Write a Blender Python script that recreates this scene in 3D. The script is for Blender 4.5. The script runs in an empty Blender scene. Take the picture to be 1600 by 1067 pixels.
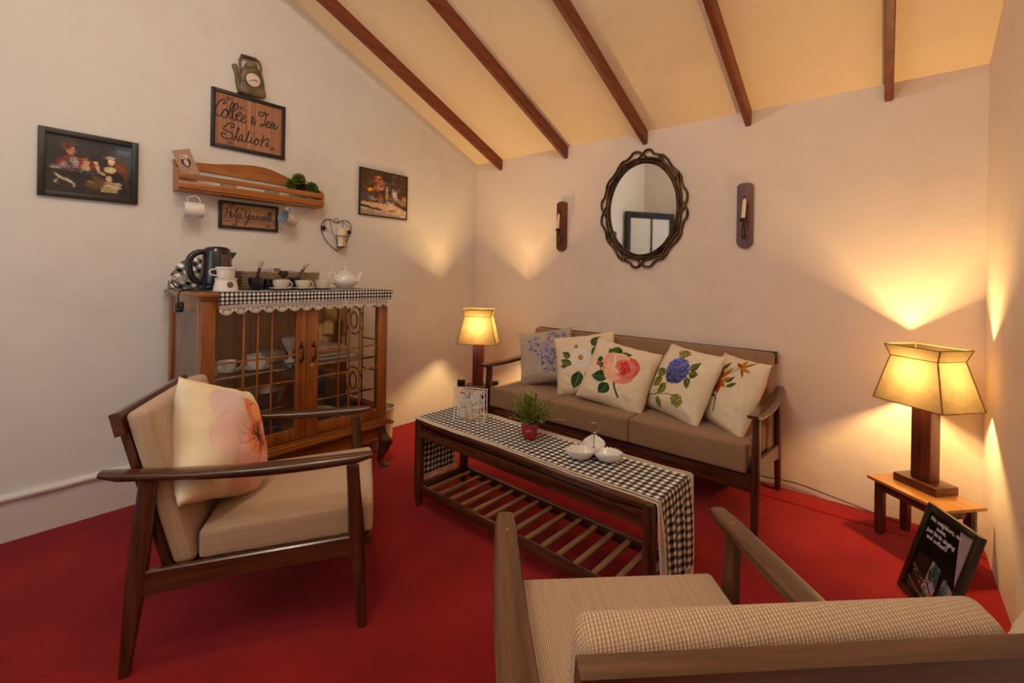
import bpy, math, random
import numpy as np
from mathutils import Vector, Matrix, Euler, noise as mnoise

# ------------------------------------------------------------------ camera, world, lights, exposure
SC = bpy.context.scene
COL = SC.collection
PI = math.pi
random.seed(7)
RNG = np.random.default_rng(7)

cam_d = bpy.data.cameras.new('camera')
cam = bpy.data.objects.new('camera', cam_d)
COL.objects.link(cam)
SC.camera = cam
FPX, CY0, ROLL, YAW = 707.128, 429.89, 0.017161, -0.69186
cam_d.sensor_width = 36.0
cam_d.lens = FPX / 1600.0 * 36.0
cam_d.shift_y = -(533.5 - CY0) / 1600.0
cam_d.clip_start = 0.02
_f = Vector((math.sin(YAW), math.cos(YAW), 0)); _r = Vector((math.cos(YAW), -math.sin(YAW), 0)); _u = Vector((0, 0, 1))
_r2 = _r * math.cos(ROLL) + _u * math.sin(ROLL); _u2 = _u * math.cos(ROLL) - _r * math.sin(ROLL)
M = Matrix((_r2, _u2, -_f)).transposed().to_4x4()
M.translation = Vector((2.8191, -2.8915, 1.15))
cam.matrix_world = M

world = bpy.data.worlds.new('world'); SC.world = world
world.use_nodes = True
world.node_tree.nodes['Background'].inputs[0].default_value = (0.55, 0.65, 0.8, 1)
world.node_tree.nodes['Background'].inputs[1].default_value = 0.3

SC.view_settings.view_transform = 'Standard'
SC.view_settings.look = 'None'
SC.view_settings.exposure = 0.0
SC.view_settings.gamma = 1.0
SC.view_settings.use_curve_mapping = False
try:
    SC.cycles.use_denoising = True
    SC.cycles.max_bounces = 10
    SC.cycles.diffuse_bounces = 6
    SC.cycles.sample_clamp_indirect = 6.0
except Exception:
    pass

TABLE_LAMP_W = 68.0
TABLE_LAMP_COL = (1.0, 0.63, 0.24)
PEND_A_W = 54.0          # warm white bulb hanging above the coffee corner, out of view
PEND_FILL_W = 50.0          # unseen globe near the door, added as fill light
PEND_COL = (1.0, 0.96, 0.91)

DOOR_DAY_W = 7.0        # cool daylight coming in through the open doorway behind the camera
_ad = bpy.data.lights.new('doorway_daylight', 'AREA'); _ad.shape = 'RECTANGLE'; _ad.size = .80; _ad.size_y = 1.7; _ad.energy = DOOR_DAY_W; _ad.color = (.93, .95, 1.0)
_ao = bpy.data.objects.new('doorway_daylight', _ad); _ao.location = (.96, -3.70, 1.30); _ao.rotation_euler = (math.radians(90), 0, 0); COL.objects.link(_ao)

def point_light(name, loc, watts, col, radius):
    d = bpy.data.lights.new(name, 'POINT'); d.energy = watts; d.color = col; d.shadow_soft_size = radius
    o = bpy.data.objects.new(name, d); o.location = loc; COL.objects.link(o)
    return o

# room numbers (metres)
W, D, HC, SL = 3.158, 3.62, 2.1253, 0.4161   # width, depth, eaves height, ceiling slope
def ceil_z(y): return HC - SL * y

# ------------------------------------------------------------------ materials
def new_mat(name):
    m = bpy.data.materials.new(name); m.use_nodes = True
    nt = m.node_tree; b = nt.nodes['Principled BSDF']
    return m, nt, b
def N(nt, t, **kw):
    n = nt.nodes.new(t)
    for k, v in kw.items(): setattr(n, k, v)
    return n
def c4(c): return (c[0], c[1], c[2], 1.0)
def ramp(nt, fac, stops):
    r = N(nt, 'ShaderNodeValToRGB'); e = r.color_ramp.elements
    e[0].position, e[0].color = stops[0][0], c4(stops[0][1])
    e[1].position, e[1].color = stops[-1][0], c4(stops[-1][1])
    for p_, c_ in stops[1:-1]:
        x = e.new(p_); x.color = c4(c_)
    nt.links.new(fac, r.inputs[0]); return r.outputs[0]
def math_n(nt, op, a, b=None, c=None):
    n = N(nt, 'ShaderNodeMath', operation=op)
    for i, v in enumerate((a, b, c)):
        if v is None: continue
        if isinstance(v, (int, float)): n.inputs[i].default_value = v
        else: nt.links.new(v, n.inputs[i])
    return n.outputs[0]
def mixc(nt, fac, a, b):
    n = N(nt, 'ShaderNodeMix', data_type='RGBA')
    for i, v in ((0, fac), (6, a), (7, b)):
        if isinstance(v, (int, float)): n.inputs[i].default_value = v
        elif isinstance(v, tuple): n.inputs[i].default_value = c4(v)
        else: nt.links.new(v, n.inputs[i])
    return n.outputs[2]
def noise_n(nt, vec, scale, detail=4, rough=.55):
    n = N(nt, 'ShaderNodeTexNoise'); n.inputs['Scale'].default_value = scale
    n.inputs['Detail'].default_value = detail; n.inputs['Roughness'].default_value = rough
    nt.links.new(vec, n.inputs['Vector']); return n.outputs[0]
def obj_vec(nt, scale=(1, 1, 1), kind='Object'):
    t = N(nt, 'ShaderNodeTexCoord'); m = N(nt, 'ShaderNodeMapping'); m.inputs['Scale'].default_value = scale
    nt.links.new(t.outputs[kind], m.inputs[0]); return m.outputs[0]
def bump(nt, b, h, strength=.2, dist=.002):
    n = N(nt, 'ShaderNodeBump'); n.inputs['Strength'].default_value = strength; n.inputs['Distance'].default_value = dist
    nt.links.new(h, n.inputs['Height']); nt.links.new(n.outputs[0], b.inputs['Normal'])
def mix_bumps(nt, b, hs):
    prev = None
    for h, s, d in hs:
        n = N(nt, 'ShaderNodeBump'); n.inputs['Strength'].default_value = s; n.inputs['Distance'].default_value = d
        nt.links.new(h, n.inputs['Height'])
        if prev: nt.links.new(prev, n.inputs['Normal'])
        prev = n.outputs[0]
    nt.links.new(prev, b.inputs['Normal'])

def plain(name, col, rough=.5, metal=0.0, spec=.5, var=.06, coat=0.0, scale=30, **kw):
    m, nt, b = new_mat(name)
    v = obj_vec(nt); n = noise_n(nt, v, scale)
    dark = tuple(c * (1 - var * 2) for c in col); lite = tuple(min(1, c * (1 + var)) for c in col)
    nt.links.new(ramp(nt, n, [(.3, dark), (.7, lite)]), b.inputs['Base Color'])
    b.inputs['Roughness'].default_value = rough; b.inputs['Metallic'].default_value = metal
    b.inputs['Specular IOR Level'].default_value = spec; b.inputs['Coat Weight'].default_value = coat
    b.inputs['Coat Roughness'].default_value = .12
    for k, v2 in kw.items(): b.inputs[k].default_value = v2
    return m

_wood = {}
def wood(kind, axis):
    key = (kind, axis)
    if key in _wood: return _wood[key]
    P = dict(walnut=((.020, .006, .0025), (.072, .022, .008), (.125, .045, .017), .24, .35),
             greywalnut=((.045, .018, .008), (.10, .041, .018), (.155, .070, .032), .32, .3),
             cabinet=((.15, .040, .006), (.255, .074, .011), (.35, .115, .020), .25, .35),
             cabinetin=((.16, .07, .022), (.30, .14, .05), (.40, .20, .08), .45, .0),
             beam=((.09, .018, .005), (.19, .040, .010), (.25, .058, .015), .42, .0),
             pine=((.19, .058, .010), (.36, .125, .022), (.46, .18, .04), .36, .1),
             stool=((.20, .075, .013), (.35, .145, .028), (.44, .195, .042), .28, .3),
             lampwood=((.04, .009, .0035), (.11, .024, .008), (.17, .04, .013), .34, .15),
             slat=((.14, .06, .02), (.26, .12, .042), (.34, .17, .065), .30, .3),
             door=((.004, .005, .009), (.007, .008, .013), (.011, .012, .018), .75, .0))[kind]
    m, nt, b = new_mat('wood_%s_%s' % (kind, axis))
    s = {'x': (1.2, 22, 22), 'y': (22, 1.2, 22), 'z': (22, 22, 1.2)}[axis]
    v = obj_vec(nt, s)
    n1 = noise_n(nt, v, 1.6, 6, .6); n2 = noise_n(nt, v, 9, 3, .6)
    f = math_n(nt, 'ADD', math_n(nt, 'MULTIPLY', n1, .72), math_n(nt, 'MULTIPLY', n2, .28))
    nt.links.new(ramp(nt, f, [(.34, P[0]), (.5, P[1]), (.66, P[2])]), b.inputs['Base Color'])
    b.inputs['Roughness'].default_value = P[3]; b.inputs['Coat Weight'].default_value = P[4]
    b.inputs['Coat Roughness'].default_value = .15
    bump(nt, b, n2, .12, .001)
    _wood[key] = m; return m

def plaster(name, base, dirt):
    m, nt, b = new_mat(name)
    v = obj_vec(nt)
    n1 = noise_n(nt, v, 1.3, 5, .6); n2 = noise_n(nt, v, 7, 6, .7); n3 = noise_n(nt, v, 45, 3, .6)
    f = math_n(nt, 'ADD', math_n(nt, 'MULTIPLY', n1, .6), math_n(nt, 'MULTIPLY', n2, .4))
    nt.links.new(ramp(nt, f, [(.36, dirt), (.5, base), (.8, tuple(min(1, c * 1.04) for c in base))]), b.inputs['Base Color'])
    b.inputs['Roughness'].default_value = .62; b.inputs['Specular IOR Level'].default_value = .3
    mix_bumps(nt, b, [(n1, .35, .05), (n2, .25, .006), (n3, .12, .001)])
    return m
MAT_WALL = plaster('wall_plaster', (.70, .665, .61), (.645, .60, .545))
MAT_WALLB = plaster('wall_plaster_back', (.78, .655, .55), (.72, .60, .50))
MAT_CEIL = plaster('ceiling_plaster', (.90, .73, .50), (.85, .67, .44))
MAT_BASE = plaster('base_plaster', (.68, .62, .55), (.56, .50, .44))

def carpet():
    m, nt, b = new_mat('red_carpet')
    v = obj_vec(nt); n1 = noise_n(nt, v, 260, 3, .7); n2 = noise_n(nt, v, 2.2, 4, .6); n3 = noise_n(nt, v, 70, 2)
    f = math_n(nt, 'ADD', math_n(nt, 'MULTIPLY', n1, .55), math_n(nt, 'MULTIPLY', n2, .45))
    col = ramp(nt, f, [(.32, (.15, .004, .006)), (.5, (.27, .009, .011)), (.68, (.38, .020, .020))])
    lint = math_n(nt, 'GREATER_THAN', noise_n(nt, v, 190, 1), .80)
    nt.links.new(mixc(nt, lint, col, (.45, .16, .13)), b.inputs['Base Color'])
    b.inputs['Roughness'].default_value = .95; b.inputs['Specular IOR Level'].default_value = .1
    b.inputs['Sheen Weight'].default_value = .06
    mix_bumps(nt, b, [(n1, .8, .004), (n3, .4, .004)])
    return m
MAT_CARPET = carpet()

def ribbed(name, light, dark, period=.0046):
    m, nt, b = new_mat(name)
    t = N(nt, 'ShaderNodeUVMap'); sp = N(nt, 'ShaderNodeSeparateXYZ'); nt.links.new(t.outputs[0], sp.inputs[0])
    u, v = sp.outputs[0], sp.outputs[1]
    ub = math_n(nt, 'MULTIPLY', u, 1 / period)
    rib = math_n(nt, 'ADD', math_n(nt, 'MULTIPLY', math_n(nt, 'SINE', math_n(nt, 'MULTIPLY', ub, 2 * PI)), .5), .5)
    rowpar = math_n(nt, 'MULTIPLY', math_n(nt, 'FLOOR', math_n(nt, 'ADD', ub, .25)), .13)
    vb = math_n(nt, 'ADD', math_n(nt, 'MULTIPLY', v, 1 / (period * .95)), rowpar)
    bead = math_n(nt, 'ADD', math_n(nt, 'MULTIPLY', math_n(nt, 'SINE', math_n(nt, 'MULTIPLY', vb, 2 * PI)), .5), .5)
    h = math_n(nt, 'MULTIPLY', rib, math_n(nt, 'ADD', math_n(nt, 'MULTIPLY', bead, .5), .5))
    cmb = N(nt, 'ShaderNodeCombineXYZ'); nt.links.new(ub, cmb.inputs[0]); nt.links.new(math_n(nt, 'MULTIPLY', v, 3.0), cmb.inputs[1])
    n = noise_n(nt, cmb.outputs[0], .8, 2)
    f = math_n(nt, 'ADD', math_n(nt, 'MULTIPLY', h, .8), math_n(nt, 'MULTIPLY', math_n(nt, 'SUBTRACT', n, .5), .5))
    nt.links.new(ramp(nt, f, [(.12, dark), (.75, light)]), b.inputs['Base Color'])
    b.inputs['Roughness'].default_value = .9; b.inputs['Specular IOR Level'].default_value = .15
    b.inputs['Sheen Weight'].default_value = .15
    bump(nt, b, h, .55, .0012)
    return m
MAT_FAB = ribbed('ribbed_beige_fabric', (.72, .54, .375), (.34, .22, .13))
MAT_FABS = ribbed('ribbed_brown_sofa_fabric', (.45, .285, .175), (.22, .13, .073), .0042)

def gingham(name, period, white=(.84, .78, .69), black=(.012, .013, .018)):
    m, nt, b = new_mat(name)
    t = N(nt, 'ShaderNodeUVMap'); sp = N(nt, 'ShaderNodeSeparateXYZ'); nt.links.new(t.outputs[0], sp.inputs[0])
    g = []
    for o in (sp.outputs[0], sp.outputs[1]):
        fr = math_n(nt, 'FRACT', math_n(nt, 'MULTIPLY', o, 1 / period)); g.append(math_n(nt, 'LESS_THAN', fr, .5))
    s = math_n(nt, 'MULTIPLY', math_n(nt, 'ADD', g[0], g[1]), .5)
    mid = tuple(w * .20 + k * .8 for w, k in zip(white, black))
    nt.links.new(ramp(nt, s, [(0, white), (.5, mid), (1, black)]), b.inputs['Base Color'])
    v = obj_vec(nt); n = noise_n(nt, v, 500, 1)
    bump(nt, b, n, .3, .0005); b.inputs['Roughness'].default_value = .85; b.inputs['Specular IOR Level'].default_value = .2
    return m
MAT_GING = gingham('gingham_runner', .0285)
MAT_GINGS = gingham('gingham_cabinet_cloth', .0185, black=(.012, .014, .03))
MAT_GINGC = gingham('gingham_cosy', .040)
MAT_LACE = plain('cream_lace', (.86, .76, .62), .9, spec=.1)
MAT_LACEW = plain('white_lace', (.76, .69, .62), .9, spec=.1)
MAT_CER = plain('white_ceramic', (.74, .71, .66), .12, coat=.5, var=.01)
MAT_CERM = plain('matt_ceramic', (.74, .68, .60), .35, var=.02)
MAT_CREAM = plain('cream_cotton', (.76, .65, .48), .9, spec=.1, var=.04, scale=9)
MAT_BLACK = plain('black_plastic', (.010, .010, .011), .22, var=.05, coat=.3)
MAT_BLACKM = plain('matt_black_paint', (.016, .012, .010), .45, var=.1)
MAT_BLKCER = plain('black_ceramic', (.008, .008, .012), .12, coat=.6)
MAT_IRON = plain('dark_iron', (.045, .025, .016), .45, metal=.6)
MAT_BRONZE = plain('dark_bronze', (.06, .04, .02), .4, metal=.8)
MAT_BRASS = plain('brass', (.62, .40, .11), .3, metal=1.0)
MAT_STEEL = plain('steel', (.55, .50, .44), .25, metal=1.0)
MAT_WAX = plain('ivory_wax', (.80, .66, .42), .5, var=.03)
MAT_CORK = plain('cork', (.50, .36, .22), .9, var=.2, scale=300)
MAT_WPAINT = plain('white_painted_metal', (.66, .63, .58), .5, var=.05)
MAT_RED = plain('red_glazed_pot', (.36, .008, .010), .15, coat=.6, var=.1)
MAT_LEAF = plain('fern_green', (.22, .27, .04), .6, var=.35, scale=60)
MAT_LEAFB = plain('bright_green', (.16, .24, .03), .6, var=.3, scale=80)
MAT_LEAFD = plain('plum_leaf', (.07, .02, .03), .6, var=.3, scale=80)
MAT_SOIL = plain('grey_gravel', (.45, .40, .34), .9, var=.3, scale=200)
MAT_TRIM = plain('shade_border', (.26, .13, .04), .7, var=.1)
MAT_WICKER = plain('wicker', (.36, .25, .14), .8, var=.35, scale=120)
MAT_BIN = plain('cream_plastic_bin', (.72, .62, .46), .4, var=.03)
MAT_CONE = plain('pine_cone', (.07, .035, .02), .8, var=.3, scale=100)
MAT_PAN = plain('aluminium_pan', (.42, .35, .32), .3, metal=.9, var=.1)
MAT_PAPER = plain('lavender_paper', (.50, .47, .55), .8, var=.02)
MAT_KETG = plain('kettle_clock_glaze', (.17, .13, .055), .4, var=.35, scale=22)
MAT_KETR = plain('kettle_clock_grip', (.10, .035, .02), .6, var=.3, scale=60)
MAT_NAPK = plain('yellow_napkin', (.78, .55, .22), .8)
MAT_CLOTHP = plain('pink_folded_cloth', (.52, .36, .33), .9, var=.1)
MAT_CLOTHG = plain('grey_green_cloth', (.36, .36, .28), .9, var=.2)
MAT_DARKC = plain('dark_striped_cloth', (.05, .035, .03), .8, var=.5, scale=60)
MAT_CUPP = None

def glass_mat(name, col=(1, 1, 1), rough=.02, alpha=.12):
    m, nt, b = new_mat(name)
    out = nt.nodes['Material Output']
    tr = N(nt, 'ShaderNodeBsdfTransparent'); tr.inputs[0].default_value = c4(col)
    gl = N(nt, 'ShaderNodeBsdfGlossy'); gl.inputs['Roughness'].default_value = rough
    lw = N(nt, 'ShaderNodeLayerWeight'); lw.inputs[0].default_value = .5
    f5 = math_n(nt, 'ADD', math_n(nt, 'MULTIPLY', math_n(nt, 'POWER', lw.outputs['Facing'], 5.0), .90), .035)
    mx = N(nt, 'ShaderNodeMixShader')
    nt.links.new(f5, mx.inputs[0])
    nt.links.new(tr.outputs[0], mx.inputs[1]); nt.links.new(gl.outputs[0], mx.inputs[2])
    nt.links.new(mx.outputs[0], out.inputs[0])
    nt.nodes.remove(b); return m
MAT_GLASS = glass_mat('clear_pane', (.98, .98, .97))
MAT_JAR = glass_mat('jar_glass', (.82, .84, .82))
def mirror_mat():
    m, nt, b = new_mat('mirror_silver')
    v = obj_vec(nt); n = noise_n(nt, v, 3)
    b.inputs['Base Color'].default_value = (.86, .87, .86, 1); b.inputs['Metallic'].default_value = 1
    nt.links.new(ramp(nt, n, [(.3, (.012,) * 3), (.7, (.03,) * 3)]), b.inputs['Roughness']); return m
MAT_MIRROR = mirror_mat()
def shade_mat():
    m, nt, b = new_mat('parchment_shade')
    out = nt.nodes['Material Output']
    v = obj_vec(nt); n = noise_n(nt, v, 18, 5); n2 = noise_n(nt, v, 120, 2)
    col = ramp(nt, math_n(nt, 'ADD', math_n(nt, 'MULTIPLY', n, .7), math_n(nt, 'MULTIPLY', n2, .3)), [(.3, (.092, .064, .032)), (.7, (.130, .095, .050))])
    spk = math_n(nt, 'GREATER_THAN', n2, .76)
    col = mixc(nt, spk, col, (.35, .18, .05))
    df = N(nt, 'ShaderNodeBsdfDiffuse'); tl = N(nt, 'ShaderNodeBsdfTranslucent'); mx = N(nt, 'ShaderNodeMixShader'); mx.inputs[0].default_value = .62
    nt.links.new(col, df.inputs[0]); nt.links.new(col, tl.inputs[0])
    nt.links.new(df.outputs[0], mx.inputs[1]); nt.links.new(tl.outputs[0], mx.inputs[2])
    nt.links.new(mx.outputs[0], out.inputs[0]); nt.nodes.remove(b); return m
MAT_SHADE = shade_mat()
def emis(name, col, s):
    m, nt, b = new_mat(name)
    b.inputs['Base Color'].default_value = c4(col); b.inputs['Emission Color'].default_value = c4(col)
    b.inputs['Emission Strength'].default_value = s; return m
MAT_BULB = emis('lit_bulb', (1.0, .78, .45), 18.0)

# ------------------------------------------------------------------ painter: small pictures made in code for printed surfaces
class Canvas:
    def __init__(s, w, h, bg):
        s.w, s.h = w, h
        s.a = np.zeros((h, w, 3), np.float32); s.a[:] = bg
        s.asp = w / h
    def _win(s, x0, y0, x1, y1):
        i0 = max(0, int(y0 * s.h) - 1); i1 = min(s.h, int(y1 * s.h) + 2)
        j0 = max(0, int(x0 * s.w) - 1); j1 = min(s.w, int(x1 * s.w) + 2)
        if i1 <= i0 or j1 <= j0: return None
        yy, xx = np.mgrid[i0:i1, j0:j1]
        return i0, i1, j0, j1, (xx + .5) / s.w, (yy + .5) / s.h
    def _put(s, win, m, col, alpha):
        i0, i1, j0, j1 = win[:4]
        m = np.clip(m, 0, 1)[..., None] * alpha
        s.a[i0:i1, j0:j1] = s.a[i0:i1, j0:j1] * (1 - m) + np.array(col, np.float32) * m
    def ell(s, cx, cy, rx, ry, col, alpha=1, rot=0, soft=.12):
        r = max(rx, ry * 1) * 1.5 * max(1, 1 / s.asp) + .01
        w = s._win(cx - r, cy - r * s.asp - .01, cx + r, cy + r * s.asp + .01)
        if not w: return
        dx = (w[4] - cx); dy = (w[5] - cy) / s.asp
        c, n = math.cos(rot), math.sin(rot)
        a = (dx * c + dy * n) / rx; b = (-dx * n + dy * c) / ry
        d = np.sqrt(a * a + b * b)
        s._put(w, (1 - d) / soft + .5, col, alpha)
    def poly(s, pts, col, alpha=1, blur=1.0):
        P = np.array(pts, float)
        w = s._win(P[:, 0].min(), P[:, 1].min(), P[:, 0].max(), P[:, 1].max())
        if not w: return
        X, Y = w[4], w[5]; ins = np.zeros(X.shape, bool); dist = np.full(X.shape, 9.)
        n = len(P)
        for i in range(n):
            x1, y1 = P[i]; x2, y2 = P[(i + 1) % n]
            if y1 != y2:
                c = ((Y < y1) != (Y < y2)) & (X < (x2 - x1) * (Y - y1) / (y2 - y1) + x1); ins ^= c
            ex, ey = x2 - x1, y2 - y1; L = ex * ex + ey * ey + 1e-12
            t = np.clip(((X - x1) * ex + (Y - y1) * ey) / L, 0, 1)
            dist = np.minimum(dist, np.hypot(X - x1 - t * ex, Y - y1 - t * ey))
        sd = np.where(ins, dist, -dist) * s.w / blur
        s._put(w, sd + .5, col, alpha)
    def stroke(s, pts, width, col, alpha=1, taper=False):
        P = catmull(pts, 8) if len(pts) > 2 else [tuple(map(float, q)) for q in pts]
        P = np.array(P, float); r = width
        w = s._win(P[:, 0].min() - r, P[:, 1].min() - r * s.asp, P[:, 0].max() + r, P[:, 1].max() + r * s.asp)
        if not w: return
        X, Y = w[4], w[5] / s.asp; best = np.full(X.shape, -9.)
        n = len(P)
        for i in range(n - 1):
            x1, y1 = P[i]; x2, y2 = P[i + 1]; y1 /= s.asp; y2 /= s.asp
            ex, ey = x2 - x1, y2 - y1; L = ex * ex + ey * ey + 1e-12
            t = np.clip(((X - x1) * ex + (Y - y1) * ey) / L, 0, 1)
            wd = width * (1 - .8 * i / n) if taper else width
            best = np.maximum(best, wd - np.hypot(X - x1 - t * ex, Y - y1 - t * ey))
        s._put(w, best * s.w + .5, col, alpha)
    def leaf(s, x, y, ang, ln, wd, col, vein=None, alpha=1, shade=.72):
        c, n = math.cos(ang), math.sin(ang)
        def T(t, k): return (x + (t * ln) * c - k * n, y + ((t * ln) * n + k * c) * s.asp)
        ts = [i / 10 for i in range(11)]
        pr = [wd * math.sin(PI * t ** .8) for t in ts]
        up = [T(t, q) for t, q in zip(ts, pr)]; dn = [T(t, -q) for t, q in zip(ts, pr)]
        s.poly(up + dn[::-1], col, alpha)
        s.poly(dn + [T(t, 0) for t in ts[::-1]], tuple(k * shade for k in col), alpha * .8)
        if vein:
            s.stroke([T(0, 0), T(.5, .0), T(1, 0)], ln * .02, vein, .8)
            for t in (.25, .45, .65):
                for sg in (-1, 1): s.stroke([T(t, 0), T(t + .15, sg * wd * .7)], ln * .012, vein, .5)
    def noise(s, amp, n=24):
        k = RNG.normal(0, 1, (n, n)); yy = np.linspace(0, n - 1.001, s.h); xx = np.linspace(0, n - 1.001, s.w)
        yi = yy.astype(int); xi = xx.astype(int); fy = (yy - yi)[:, None]; fx = (xx - xi)[None]
        g = (k[yi][:, xi] * (1 - fy) * (1 - fx) + k[yi][:, xi + 1] * (1 - fy) * fx + k[yi + 1][:, xi] * fy * (1 - fx) + k[yi + 1][:, xi + 1] * fy * fx)
        s.a *= (1 + amp * g)[..., None]
    def brush(s, n, ln=.02, wd=.004, seed=1, jit=.12):
        rn = random.Random(seed)
        for _ in range(n):
            x, y = rn.random(), rn.random(); px = s.a[min(s.h - 1, int(y * s.h)), min(s.w - 1, int(x * s.w))].copy()
            k = 1 + rn.uniform(-jit, jit) * (2 if px.mean() < .25 else 1); x += rn.gauss(0, .006); y += rn.gauss(0, .006); a = rn.uniform(-.9, .9) + (.6 if x > .5 else 0); l = ln * rn.uniform(.4, 1.3)
            s.stroke([(x - l * math.cos(a), y - l * math.sin(a)), (x + l * math.cos(a), y + l * math.sin(a))], wd * rn.uniform(.5, 1.3), tuple(np.clip(px * k + rn.uniform(-.02, .03), 0, 1)), .75)
    def mat(s, name, rough=.6, coat=0.0, fabric=False):
        im = bpy.data.images.new(name, s.w, s.h)
        px = np.ones((s.h, s.w, 4), np.float32); px[..., :3] = np.clip(s.a, 0, 1)
        im.pixels.foreach_set(px.ravel()); im.update(); im.pack()
        m, nt, b = new_mat(name)
        t = N(nt, 'ShaderNodeTexImage'); t.image = im; t.extension = 'EXTEND'
        uv = N(nt, 'ShaderNodeUVMap'); nt.links.new(uv.outputs[0], t.inputs[0]); nt.links.new(t.outputs[0], b.inputs['Base Color'])
        b.inputs['Roughness'].default_value = rough; b.inputs['Coat Weight'].default_value = coat
        b.inputs['Specular IOR Level'].default_value = .15 if fabric else .4
        if fabric:
            v = obj_vec(nt); mix_bumps(nt, b, [(noise_n(nt, v, 700, 1), .25, .0004), (noise_n(nt, v, 14, 3), .35, .008)])
        return m

def catmull(P, n=6, closed=False):
    P = [tuple(map(float, q)) for q in P]; out = []
    m = len(P); rng = range(m if closed else m - 1)
    for i in rng:
        if closed: a, b, c, d = P[i - 1], P[i], P[(i + 1) % m], P[(i + 2) % m]
        else: a, b, c, d = P[max(i - 1, 0)], P[i], P[i + 1], P[min(i + 2, m - 1)]
        for k in range(n):
            t = k / n
            out.append(tuple(.5 * ((2 * b[j]) + (-a[j] + c[j]) * t + (2 * a[j] - 5 * b[j] + 4 * c[j] - d[j]) * t * t + (-a[j] + 3 * b[j] - 3 * c[j] + d[j]) * t ** 3) for j in range(len(b))))
    if not closed: out.append(P[-1])
    return out

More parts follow.
